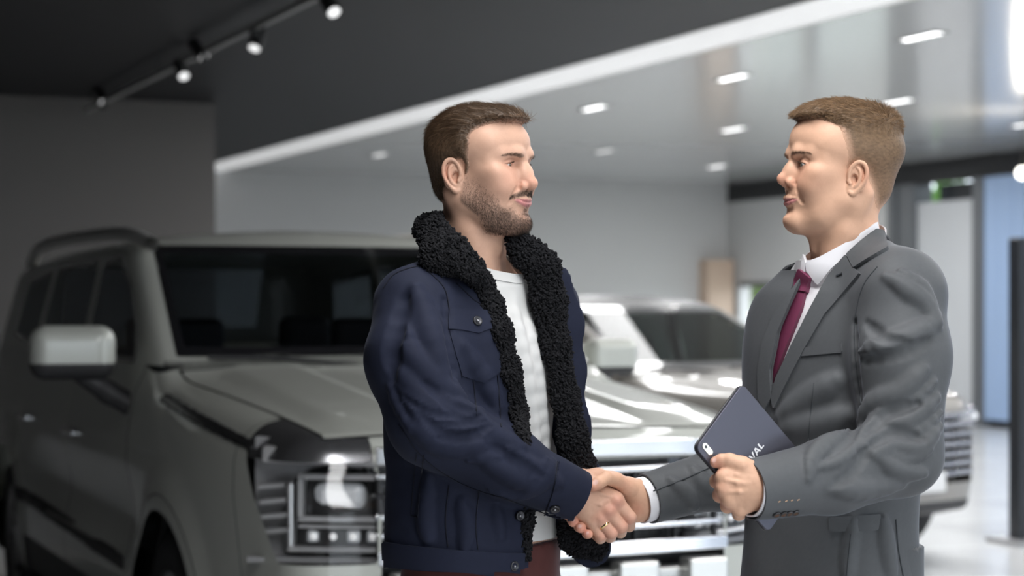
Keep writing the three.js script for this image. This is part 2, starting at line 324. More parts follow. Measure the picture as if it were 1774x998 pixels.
// ---- lamps of the hall
function panelLight(x, y, u, w, l, intensity, rgb = [1, 1, 1]) {   // faces down
  const R = new THREE.RectAreaLight(new THREE.Color().setRGB(...rgb), intensity, w, l), p = V3(x, y, -u).applyAxisAngle(V3(0, 1, 0), TURN); R.position.copy(p); R.rotation.set(-Math.PI / 2, 0, TURN, 'XYZ'); scene.add(R); return R;
}
{
  const glow = (k, rgb = [1, 1, 1]) => mat([0.8, 0.8, 0.8], 0.5, { emissive: new THREE.Color().setRGB(...rgb), emissiveIntensity: k });
  const strip = hallThing('light_strip', 'long white luminous strip along the edge of the dark ceiling', 'light', [6.71, CH, 0]);
  put('diffuser', box(-0.265, 0.265, 0.0, 0.03, 6, -U1 + 0.02), glow(LIGHT.glow), strip); put('edge_profile', mergeGeometries([box(-0.28, -0.266, -0.005, 0.04, 6, -U1 + 0.02), box(0.266, 0.28, -0.005, 0.04, 6, -U1 + 0.02)]), mat([0.7, 0.7, 0.68], 0.4), strip);
  for (const u of [-4, 2, 8, 14]) panelLight(6.71, CH - 0.012, u, 0.5, 5.9, LIGHT.strip);
  const near = hallThing('light_strip', 'luminous ceiling strip above the two men and the camera', 'light', [1.3, CH - 0.05, 0.4]);
  put('diffuser', box(-0.25, 0.25, -0.01, 0.02, 3.2, -3.2), glow(LIGHT.glow), near); put('edge_profile', mergeGeometries([box(-0.27, -0.251, -0.015, 0.05, 3.22, -3.22), box(0.251, 0.27, -0.015, 0.05, 3.22, -3.22), box(-0.27, 0.27, 0.02, 0.05, 3.22, -3.22)]), mat([0.3, 0.3, 0.3], 0.4), near);
  panelLight(1.3, CH - 0.075, 0.4, 0.5, 6.3, LIGHT.near);
  const over = hallThing('light_strip', 'narrow luminous ceiling strip above the grey green car', 'light', [4.3, CH - 0.05, 5]);
  put('diffuser', box(-0.1, 0.1, -0.01, 0.02, 4.4, -4.4), glow(LIGHT.glow), over); put('edge_profile', mergeGeometries([box(-0.115, -0.101, -0.015, 0.05, 4.42, -4.42), box(0.101, 0.115, -0.015, 0.05, 4.42, -4.42), box(-0.115, 0.115, 0.02, 0.05, 4.42, -4.42)]), mat([0.3, 0.3, 0.3], 0.4), over);
  panelLight(4.3, CH - 0.075, 5, 0.2, 8.8, LIGHT.near);
  const slot = (v, u, label) => { const o = hallThing('ceiling_downlight', label, 'light', [v, CH, u], 'linear downlights in the pale ceiling'); put('housing', mergeGeometries([box(-0.06, -0.045, -0.012, 0.01, -0.24, 0.24), box(0.045, 0.06, -0.012, 0.01, -0.24, 0.24), box(-0.06, 0.06, -0.012, 0.01, 0.23, 0.245), box(-0.06, 0.06, -0.012, 0.01, -0.245, -0.23)]), mat([0.5, 0.5, 0.5], 0.4), o); for (let k = 0; k < 5; k++) put('lens', new THREE.CylinderGeometry(0.036, 0.036, 0.008, 16).translate(0, -0.006, -0.184 + k * 0.092), glow(u > 19 && v < 11 ? 1.5 : 4), o); if (u < 19 || v > 11) panelLight(v, CH - 0.02, u, 0.08, 0.44, LIGHT.slot * (v > 11 ? 1.6 : 1)); };
  const rows = [[8, [5.8, 8.7, 11.6, 14.3, 17.0, 20.1, 23.3], 'linear downlight in the row next to the light strip'], [10.35, [6, 9.2, 12.3, 15.4, 18.5, 21.7, 25], 'linear downlight in the middle row of the pale ceiling'], [12.9, [7, 10.2, 13.5, 16.8, 20.1, 23.5], 'linear downlight in the row nearest the windows']];
  const nth = ['nearest the camera', 'second from the camera', 'third from the camera', 'fourth from the camera', 'fifth from the camera', 'sixth from the camera', 'seventh from the camera'];
  for (const [v, us, label] of rows) us.forEach((u, k) => slot(v, u, label + ', ' + nth[k]));
  // track with spotlights under the dark ceiling
  const track = hallThing('lighting_track', 'thin dark grey lighting track under the dark ceiling', 'light track', [3.34, CH - 0.12, 0]);
  put('rail', box(-0.02, 0.02, -0.02, 0.02, 2, -17.9), mat([0.30, 0.30, 0.29], 0.4), track); for (const u of [3, 7, 11, 15, 17.5]) put('suspension', box(-0.006, 0.006, 0.02, 0.12, -u - 0.006, -u + 0.006), mat([0.05, 0.05, 0.05], 0.5), track);
  [[10.53, 3.16, -0.8, 0.2, 'nearest the camera'], [12.18, 3.16, -0.6, -0.7, 'hanging second along the track'], [13.54, 3.26, -0.8, 0.5, 'hanging third along the track'], [14.13, 3.19, -0.8, 0.1, 'hanging fourth along the track'], [17.1, 3.29, -0.8, 0.3, 'farthest away by the grey wall']].forEach(([u, y, tilt, turn, where]) => {
    const o = hallThing('track_spotlight', 'black cylindrical track spotlight ' + where, 'spotlight', [3.34, y, u], 'track spotlights');
    const head = new THREE.Matrix4().makeRotationFromEuler(new THREE.Euler(tilt, turn, 0, 'YXZ'));
    put('adapter', box(-0.02, 0.02, 3.287 - y - 0.07, 3.287 - y - 0.018, -0.05, 0.05), mat([0.02, 0.02, 0.02], 0.5), o); put('stem', new THREE.CylinderGeometry(0.01, 0.01, 3.287 - y - 0.02, 10).translate(0, (3.287 - y - 0.05) / 2 + 0.02, 0), mat([0.02, 0.02, 0.02], 0.5), o);
    put('head', new THREE.LatheGeometry([[0.035, 0.16], [0.042, 0.15], [0.045, 0.0], [0.045, -0.015], [0.038, -0.015], [0.036, 0.0], [0.02, 0.03]].map(([a, b]) => new THREE.Vector2(a, b)), 24).applyMatrix4(head), mat([0.02, 0.02, 0.022], 0.45), o);
    put('lens', new THREE.CylinderGeometry(0.037, 0.037, 0.006, 24).translate(0, -0.008, 0).applyMatrix4(head), glow(0.9), o);
    const s = new THREE.SpotLight(0xfff4e6, 3, 0, 0.5, 0.6), p = o.position, d = V3(0, -1, 0).applyMatrix4(head).applyAxisAngle(V3(0, 1, 0), TURN); s.position.copy(p).addScaledVector(d, 0.03); s.target.position.copy(p).addScaledVector(d, 3); s.castShadow = true; scene.add(s, s.target);
  });
}
// ---- dark information pylon at the right, a lit globe lamp, trees outside
{
  const p = pt(1792, 600, 12.5), o = thing('pylon', 'tall dark information pylon at the right edge', 'pylon', [p.x, 0, p.z], TURN);
  put('body', new RoundedBoxGeometry(0.32, 1.92, 0.12, 2, 0.012).translate(0, 0.98, 0), mat([0.018, 0.02, 0.024], 0.3), o); put('foot', new RoundedBoxGeometry(0.5, 0.03, 0.36, 2, 0.008).translate(0, 0.015, 0), mat([0.35, 0.35, 0.36], 0.35, { metalness: 0.6 }), o);
  const l = pt(1771, 300, 19), g = thing('globe_lamp', 'small lit globe lamp hanging under the dark header', 'lamp', [l.x, l.y, l.z]);
  put('globe', new THREE.SphereGeometry(0.06, 24, 16), mat([0.9, 0.9, 0.9], 0.4, { emissive: new THREE.Color(1, 0.97, 0.9), emissiveIntensity: 4 }), g); put('cable', new THREE.CylinderGeometry(0.004, 0.004, CH - l.y - 0.055, 6).translate(0, (CH - l.y + 0.055) / 2, 0), mat([0.02, 0.02, 0.02], 0.6), g);
  const b = new THREE.PointLight(0xfff2dd, 2); b.position.copy(g.position); b.castShadow = true; scene.add(b);
  const leafM = new THREE.MeshPhysicalMaterial({ color: new THREE.Color().setRGB(0.10, 0.22, 0.035), roughness: 0.7, side: THREE.DoubleSide, transmission: 0.3, thickness: 0 }), bark = mat([0.09, 0.065, 0.045], 0.9);
  [[19.6, 37.5, 1.5, 'round green tree outside the low window, farthest from the hall'], [23.5, 34, 1.7, 'broad green tree outside the low window, at its right end'], [18.6, 30.5, 1.3, 'small green tree outside, close to the low window']].forEach(([v, u, r, label]) => {
    const t = hallThing('tree', label, 'tree', [v, -0.2, u], 'trees outside'); put('trunk', new THREE.CylinderGeometry(0.09, 0.14, 1.6, 10).translate(0, 0.8, 0), bark, t);
    const base = new THREE.PlaneGeometry(0.16, 0.22), list = []; for (let i = 0; i < 2600; i++) { const d = V3(rnd() - 0.5, rnd() - 0.5, rnd() - 0.5).normalize().multiplyScalar(r * Math.cbrt(0.25 + 0.75 * rnd()) * (1 + 0.15 * n3(i, 0.3, 0.7))); list.push(base.clone().rotateX(rnd() * 6).rotateY(rnd() * 6).translate(d.x, 1.4 + r * 0.8 + d.y * 0.9, d.z)); }
    const f = put('foliage', merge(list), leafM, t); f.userData.kind = 'stuff';
  });
}

// ------------------------------------------------------------------ cars: nose at z = 0, tail towards -z, x across, y up
const wheelParts = (() => {
  const tyre = new THREE.LatheGeometry([[0.235, -0.11], [0.30, -0.118], [0.345, -0.112], [0.368, -0.09], [0.374, -0.05], [0.374, 0.05], [0.368, 0.09], [0.345, 0.112], [0.30, 0.118], [0.235, 0.11]].map(([a, b]) => new THREE.Vector2(a, b)), 48).rotateZ(Math.PI / 2);
  const rim = new THREE.LatheGeometry([[0.20, 0.09], [0.235, 0.108], [0.246, 0.112], [0.246, -0.11], [0.2, -0.1]].map(([a, b]) => new THREE.Vector2(a, b)), 48).rotateZ(-Math.PI / 2);
  const spoke = mergeGeometries([box(0.07, 0.09, 0.03, 0.225, -0.045, -0.02), box(0.07, 0.09, 0.03, 0.225, 0.02, 0.045)]), hub = new THREE.CylinderGeometry(0.05, 0.055, 0.05, 24).rotateZ(Math.PI / 2).translate(0.07, 0, 0), disc = new THREE.CylinderGeometry(0.15, 0.15, 0.02, 32).rotateZ(Math.PI / 2).translate(0.0, 0, 0);
  return { tyre, rim, spoke, hub, disc };
})();
// a bar of rounded rectangular section along points, h half height, t half depth
function sweep(pts, h, t, r) {
  const sec = []; for (const [cx, cy, a0] of [[t - r, h - r, 0], [-(t - r), h - r, 1], [-(t - r), -(h - r), 2], [t - r, -(h - r), 3]]) for (let k = 0; k <= 3; k++) { const a = (a0 + k / 3) * Math.PI / 2; sec.push([cx + r * Math.cos(a), cy + r * Math.sin(a), Math.cos(a), Math.sin(a)]); }
  const P = [], N = [], I = [], n = sec.length, d = V3(), q = V3();
  pts.forEach((p, i) => { d.copy(pts[Math.min(i + 1, pts.length - 1)]).sub(pts[Math.max(i - 1, 0)]).setY(0).normalize(); q.set(-d.z, 0, d.x).multiplyScalar(-1); if (q.z < 0) q.negate(); for (const [a, b, na, nb] of sec) { P.push(p.x + q.x * a, p.y + b, p.z + q.z * a); N.push(q.x * na, nb, q.z * na); } });
  for (let i = 0; i + 1 < pts.length; i++) for (let k = 0; k < n; k++) { const a = i * n + k, b = i * n + (k + 1) % n; I.push(a, a + n, b, b, a + n, b + n); }
  for (const e of [0, (pts.length - 1) * n]) for (let k = 1; k + 1 < n; k++) I.push(e, e + k, e + k + 1);
  const g = new THREE.BufferGeometry(); g.setAttribute('position', new THREE.BufferAttribute(new Float32Array(P), 3)); g.setAttribute('normal', new THREE.BufferAttribute(new Float32Array(N), 3)); g.setIndex(I); return g;
}
function makeCar(o) {
  const g = new THREE.Group(); g.name = numbered('car'); scene.add(g); tag(g, o.label, 'car');
  const { hw, L, hood, cowlZ, cowlY, noseY, roofY, wx } = o, belt = o.belt, sm = smoothstep, axF = o.axle[0], axR = o.axle[1], wy = 0.374;
  const half = (y, Z) => {   // half width of the lower body
    let w = hw - o.taper * Math.pow(clamp(1 - Z / 1.25, 0, 1), 2.2) - 0.12 * Math.pow(clamp((Z - (L - 1)) / 1, 0, 1), 2);
    w -= 0.16 * Math.max(0, y - 0.93) ** 1.1 + 0.10 * Math.max(0, 0.5 - y) + 0.035 * sm(y, 0.55, 0.75) * (1 - sm(y, 0.75, 0.98)) * sm(Z, 1.2, 1.9) * (1 - sm(Z, 3.4, 4.2));
    for (const a of [axF, axR]) { const r = Math.hypot(Z - a, (y - wy) * 0.95); w += 0.022 * (1 - sm(r, 0.44, 0.60)); }
    return w;
  };
  const hoodTop = (X, Z) => { const t = clamp(Z / cowlZ, 0, 1), ax = Math.abs(X); let y = lerp(noseY, cowlY, Math.pow(t, 0.75)) - 0.05 * (ax / hw) ** 2 - 0.035 * sm(ax, hw * 0.72, hw); y += 0.016 * (sm(ax, 0.34, 0.42) - sm(ax, 0.60, 0.72)) * sm(t, 0.05, 0.3); return Z > cowlZ ? lerp(y, belt, sm(Z, cowlZ, cowlZ + 0.5)) : y; };
  const front = (X, y) => 0.13 * (X / hw) ** 2 + 0.05 * sm(y, noseY - 0.25, noseY) + 0.04 * (1 - sm(y, 0.3, 0.6));
  const low = (X, y, z) => { const Z = -z, ax = Math.abs(X); let d = smax(ax - half(y, Z), y - hoodTop(X, Z), 0.10); d = smax(d, front(X, y) - Z, 0.09); d = smax(d, Z - L + 0.1 * sm(y, 0.8, 1.2), 0.12); return smax(d, 0.24 + 0.1 * (1 - sm(Z, 0, 0.7)) - y, 0.05); };
  const wsA = [cowlZ - 0.06, cowlY - 0.02], wsB = [o.roofZ, roofY - 0.06], wl = Math.hypot(wsB[0] - wsA[0], wsB[1] - wsA[1]), wn = [(wsB[1] - wsA[1]) / wl, (wsB[0] - wsA[0]) / wl];
  const top = (X, y, z) => { const Z = -z, ax = Math.abs(X); let d = smax(ax - (o.green - (o.lean ?? 0.3) * (y - belt)), -(Z - wsA[0] - 0.16 * (X / hw) ** 2) * wn[0] + (y - wsA[1]) * wn[1], 0.06); d = smax(d, y - (roofY - 0.035 * (ax / 0.6) ** 2 - 0.03 * ((Z - o.roofZ - 0.7) / 1.5) ** 2), 0.07); return Math.max(smax(d, (Z - L + 0.35) * 0.9 + (y - belt) * 0.4, 0.1), belt - 0.25 - y); };
  const body = (X, y, z) => smin(low(X, y, z), top(X, y, z), 0.05), cell = o.cell;
  const B = mesh(body, [-hw - 0.1, 0.2, -L - 0.05], [hw + 0.1, roofY + 0.06, 0.06], cell);
  const nrm = (geo) => geo.attributes.normal.array;
  const paint = o.paint, black = mat([0.012, 0.012, 0.013], 0.5), plastic = mat([0.025, 0.025, 0.027], 0.55), chrome = mat([0.75, 0.75, 0.77], 0.16, { metalness: 1 }), gloss = mat([0.012, 0.012, 0.014], 0.12, { clearcoat: 1 });
  const glass = new THREE.MeshPhysicalMaterial({ color: new THREE.Color().setRGB(...o.glass), transmission: 1, thickness: 0, roughness: 0, ior: 1.5, specularIntensity: 0.45, side: THREE.DoubleSide }), clear = new THREE.MeshPhysicalMaterial({ color: 0xffffff, transmission: 1, thickness: 0, roughness: 0.02, ior: 1.4, side: THREE.DoubleSide });
  const part = (name, geo, m, p = g) => put(name, geo, m, p);
  const gap = 0.005;
  // regions, all > 0 inside; X across, y up, Z back from the nose
  const arch = (X, y, Z) => Math.min(Math.hypot(Z - axF, y - wy), Math.hypot(Z - axR, y - wy)) - 0.445;
  const R = {};
  R.wind = (X, y, Z) => Math.min(o.green - (o.lean ?? 0.3) * (y - belt) - 0.085 - Math.abs(X), roofY - 0.075 - y, y - (cowlY + 0.035), (o.roofZ + 0.12) - Z);
  R.winIn = (X, y, Z) => R.wind(X, y, Z) - 0.035;
  const sideP = o.side, sideWin = (k, inset) => (X, y, Z) => Math.abs(X) < 0.4 ? -1 : -polyd(sideP[k], Z, y) - inset;
  R.sides = (X, y, Z) => Math.max(...sideP.map((P, k) => sideWin(k, 0)(X, y, Z)));
  R.rear = (X, y, Z) => Math.min(0.55 - Math.abs(X), y - belt - 0.1, roofY - 0.12 - y, Z - (L - 0.75));
  R.hood = (X, y, Z) => Math.min(lerp(o.hoodW[0], o.hoodW[1], clamp(Z / cowlZ, 0, 1)) - Math.abs(X), Z - (o.hoodZ + 0.12 * (X / hw) ** 2), cowlZ - 0.05 + 0.16 * (X / hw) ** 2 - Z, y - (hoodTop(X, Z) - 0.14));
  R.lamp = (X, y, Z) => Math.min(o.lamp(X, y, Z), -R.hood(X, y, Z) - gap);
  R.grille = (X, y, Z) => Math.min(o.grille[0] - Math.abs(X), y - o.grille[1], o.grille[2] - y, 0.35 - Z);
  const below = (X, y, Z) => belt + 0.005 - y, doorZ = o.doors;
  const outside = (...fs) => (X, y, Z) => Math.min(...fs.map((f) => -f(X, y, Z)));
  const cutB = (f) => clip(B, (x, y, z) => f(x, y, -z));
  const nHood = (X, y, Z) => -R.hood(X, y, Z) - gap;
  const isBumper = (X, y, Z) => Math.max(0.42 + 0.25 * (y - 0.75) - Z, -1);
  part('hood', cutB((X, y, Z) => R.hood(X, y, Z) - gap), paint);
  const archTrim = (X, y, Z) => arch(X, y, Z) - 0.055;
  const kerb = (X, y, Z) => y - 0.42;
  for (const s of [1, -1]) {
    const sd = (X) => s * X - 0.02;
    part('fender', cutB((X, y, Z) => Math.min(sd(X), nHood(X, y, Z), doorZ[0] - gap - 0.10 * (1.0 - y) * 0.3 - Z, Z - (0.42 + 0.25 * (y - 0.75)) - gap, archTrim(X, y, Z), -R.lamp(X, y, Z) - gap, kerb(X, y, Z), 1.2 * (cowlZ + 0.35 - Z) + (belt + 0.12 - y) * 2, -R.wind(X, y, Z) + 0.03, hoodTop(X, Z) + 0.04 - y)), paint);
    for (let k = 0; k < 2; k++) { const dz = k ? [doorZ[1], doorZ[2]] : [doorZ[0], doorZ[1]]; part('door', cutB((X, y, Z) => Math.min(s * X - 0.3, Z - dz[0] - gap + 0.03 * (1.0 - y), dz[1] - gap - Z - 0.03 * (1.0 - y), below(X, y, Z), kerb(X, y, Z) , archTrim(X, y, Z))), paint); }
    part('quarter_panel', cutB((X, y, Z) => Math.min(sd(X), Z - doorZ[2] - gap, below(X, y, Z), archTrim(X, y, Z), kerb(X, y, Z))), paint);
    part('sill', cutB((X, y, Z) => Math.min(sd(X), 0.42 - y, archTrim(X, y, Z), Z - 0.42)), plastic);
    for (const ax of [axF, axR]) part('wheel_arch_trim', cutB((X, y, Z) => { const r = Math.hypot(Z - ax, y - wy); return Math.min(s * X - 0.3, r - 0.445, 0.50 - gap - r); }), o.archPaint ? paint : plastic);
    part('headlight_lens', cutB((X, y, Z) => Math.min(sd(X), R.lamp(X, y, Z), (o.browY || 9) - y)), clear);
    if (o.browY) part('headlight_brow', cutB((X, y, Z) => Math.min(sd(X), R.lamp(X, y, Z), y - o.browY - 0.002)), mat([0.22, 0.22, 0.23], 0.2, { metalness: 0.8 }));
    sideP.forEach((P, k) => { part('window_frame', cutB((X, y, Z) => Math.min(sd(X), sideWin(k, 0)(X, y, Z), -sideWin(k, 0.022)(X, y, Z), y - belt - 0.005)), gloss); part('side_window', cutB((X, y, Z) => Math.min(sd(X), sideWin(k, 0.022)(X, y, Z), y - belt - 0.005)), glass); });
  }
  part('bumper', cutB((X, y, Z) => Math.min(0.42 + 0.25 * (y - 0.75) - Z, nHood(X, y, Z), -R.lamp(X, y, Z) - gap, -R.grille(X, y, Z), hoodTop(X, Z) + 0.1 - y, y - 0.40)), paint);
  part('lower_bumper', cutB((X, y, Z) => Math.min(0.42 - Z, 0.40 - y, 5)), plastic);
  part('windscreen', cutB((X, y, Z) => Math.min(R.winIn(X, y, Z), cowlZ + 1.3 - Z)), glass);
  part('windscreen_surround', cutB((X, y, Z) => Math.min(R.wind(X, y, Z), -R.winIn(X, y, Z), cowlZ + 1.3 - Z)), gloss);
  part('rear_window', cutB((X, y, Z) => R.rear(X, y, Z)), glass);
  const roofCut = (X, y, Z) => y - (roofY - 0.10) ;
  part('roof', cutB((X, y, Z) => Math.min(roofCut(X, y, Z), -R.wind(X, y, Z), -R.sides(X, y, Z), -R.rear(X, y, Z))), o.roofPaint || paint);
  part('pillars', cutB((X, y, Z) => Math.min(-roofCut(X, y, Z), y - belt - 0.005, -R.wind(X, y, Z), -R.sides(X, y, Z), -R.rear(X, y, Z), Z - cowlZ + 0.35 * (1 - (X / hw) ** 2) + 0.1)), paint);
  part('cowl', cutB((X, y, Z) => Math.min(Z - (cowlZ - 0.05 + 0.16 * (X / hw) ** 2) - gap, belt + 0.02 - y, 1.9 - Z, hw - 0.12 - Math.abs(X), y - hoodTop(X, Z) + 0.12, -R.wind(X, y, Z))), black);
  part('tailgate', cutB((X, y, Z) => Math.min(Z - L + 0.22, below(X, y, Z), y - 0.5)), paint);
  // dark structure inside
  const inner = mesh((X, y, z) => { let d = Math.max(low(X, y, z) + 0.07 + 0.06 * (1 - sm(-z, 0, 0.8)), y - (-z > cowlZ + 0.15 ? 0.62 : cowlY - 0.1)); for (const a of [axF, axR]) d = Math.max(d, 0.46 - Math.hypot(-z - a, y - wy)); return d; }, [-hw, 0.2, -L], [hw, roofY, 0], 0.04);
  part('chassis', inner, black);
  const dash = mesh((X, y, z) => { const Z = -z; return Math.max(smax(Math.abs(X) - 0.72, Math.max(cowlZ + 0.15 - Z, Z - cowlZ - 0.75), 0.05), y - (belt + 0.0 - 0.10 * (Z - cowlZ)), 0.6 - y); }, [-0.8, 0.55, -cowlZ - 0.9], [0.8, belt + 0.1, -cowlZ], 0.03);
  part('dashboard', dash, black);
  const seatF = new Field().bx([0, 0.72, 0], [0.24, 0.09, 0.26], 0.07).bx([0, 1.05, -0.24], [0.23, 0.32, 0.075], 0.07, 0.05, [[1, 0, 0], [0, Math.cos(0.22), -Math.sin(0.22)], [0, Math.sin(0.22), Math.cos(0.22)]]).bx([0, 1.43 - (1.85 - roofY) * 0.6, -0.33], [0.13, 0.085, 0.05], 0.045).cap([0.06, 1.3, -0.3], 0.01, [0.06, 1.45, -0.33], 0.01).cap([-0.06, 1.3, -0.3], 0.01, [-0.06, 1.45, -0.33], 0.01);
  const seat = mesh(seatF.f, [-0.3, 0.58, -0.45], [0.3, 1.56, 0.32], 0.022), leather = mat([0.018, 0.018, 0.02], 0.6);
  for (const x of [0.38, -0.38]) for (const z of [-cowlZ - 1.25, -cowlZ - 2.1]) { const q = part('seat', seat, leather); q.position.set(x, -0.05, z); }
  part('steering_wheel', new THREE.TorusGeometry(0.18, 0.016, 10, 36).rotateX(-0.35).translate(0.38, belt - 0.12, -cowlZ - 0.72), black);
  // wheels
  for (const s of [1, -1]) for (const a of [axF, axR]) {
    const w = new THREE.Group(); w.name = 'wheel'; g.add(w); w.position.set(s * (hw - 0.135), wy, -a); w.rotation.y = s > 0 ? 0 : Math.PI;
    put('tyre', wheelParts.tyre, mat([0.014, 0.014, 0.015], 0.8), w); put('rim', wheelParts.rim, mat([0.3, 0.3, 0.31], 0.3, { metalness: 0.9 }), w); put('hub', wheelParts.hub, mat([0.3, 0.3, 0.31], 0.3, { metalness: 0.9 }), w); put('brake_disc', wheelParts.disc, mat([0.2, 0.2, 0.2], 0.35, { metalness: 1 }), w);
    for (let k = 0; k < 5; k++) put('spoke', wheelParts.spoke, mat([0.3, 0.3, 0.31], 0.3, { metalness: 0.9 }), w).rotation.x = k * Math.PI * 0.4;
  }
  // mirrors, rails, handles, wipers
  for (const s of [1, -1]) {
    const mz = -(doorZ[0] + o.mirror[0]), ms = s > 0 ? o.farMirror || 1 : 1, mx = s * (o.green + 0.25 - 0.3 * (1 - ms)), my = o.mirror[1] - 0.15 * (1 - ms);
    const mf = new Field().bx([mx, my + 0.02, mz], [0.155 * ms, 0.1 * ms, 0.085 * ms], 0.06 * ms, 0, [[Math.cos(0.15), 0, -s * Math.sin(0.15)], [0, 1, 0], [s * Math.sin(0.15), 0, Math.cos(0.15)]]);
    const mm = mesh(mf.f, [mx - 0.2, my - 0.15, mz - 0.15], [mx + 0.2, my + 0.16, mz + 0.15], 0.01);
    const cap = part('mirror', clip(mm, (x, y, z) => Math.min(y - my + 0.02, z - mz + 0.05)), o.mirrorPaint || paint);
    put('mirror_base', clip(mm, (x, y, z) => Math.max(my - 0.023 - y, mz - 0.053 - z)), plastic, cap);
    put('mirror_glass', box(mx - 0.11 * ms, mx + 0.11 * ms, my - 0.05 * ms, my + 0.08 * ms, mz - 0.086 * ms, mz - 0.082 * ms, 0.01), mat([0.8, 0.8, 0.82], 0.05, { metalness: 1 }), cap);
    put('mirror_stalk', mesh(new Field().chain([[mx - s * 0.03, my - 0.06, mz, 0.035], [mx - s * 0.13, my - 0.13, mz + 0.02, 0.04], [s * (o.green + 0.0), my - 0.2, mz + 0.05, 0.045]], 0.02).f, [Math.min(mx - 0.3, mx), my - 0.28, mz - 0.1], [Math.max(mx, mx + 0.3), my + 0.02, mz + 0.14], 0.014), plastic, cap);
    if (o.rails) { const rx = s * (o.green - (o.lean ?? 0.3) * (roofY - belt) - 0.005); part('roof_rail', tube([[rx * 0.95, roofY - 0.075, -o.roofZ + 0.06], [rx * 0.985, roofY - 0.035, -o.roofZ - 0.16], [rx, roofY - 0.012, -o.roofZ - 0.8], [rx, roofY - 0.03, -o.roofZ - (L - o.roofZ) * 0.7], [rx * 0.97, roofY - 0.10, -o.roofZ - (L - o.roofZ) * 0.82]], 0.03, 12, false, 48), mat([0.5, 0.5, 0.48], 0.35, { metalness: 0.4 })); }
    for (const z of [doorZ[1] - 0.16, doorZ[2] - 0.18]) part('door_handle', box(s * (half(0.98, z) - 0.012), s * (half(0.98, z) + 0.028), 0.965, 0.995, -z - 0.11, -z + 0.11, 0.012), o.handle || chrome);
    part('door_trim', mesh((X, y, z) => { const Z = -z; return Math.max(Math.abs(body(X, y, z)) - 0.008, -(s * X - 0.4), Math.abs(y - 0.565 - 0.02 * (Z - 2)) - 0.03, doorZ[0] + 0.03 - Z, Z - doorZ[2]); }, [s > 0 ? 0.6 : -hw - 0.1, 0.45, -doorZ[2]], [s > 0 ? hw + 0.1 : -0.6, 0.7, -doorZ[0]], 0.016), plastic);
  }
  for (const x of [0.5, -0.15]) part('wiper', tube([[x, cowlY - 0.0, -cowlZ + 0.03], [x - 0.3, cowlY + 0.03, -cowlZ - 0.02], [x - 0.55, cowlY + 0.035, -cowlZ - 0.05]], 0.009, 6), black);
  part('number_plate', box(-0.26, 0.26, o.plateY - 0.055, o.plateY + 0.055, -0.012, 0.03, 0.004), mat([0.62, 0.62, 0.62], 0.5));
  return { g, part, chrome, plastic, gloss, black, clear, front, half, hoodTop, hw, low };
}
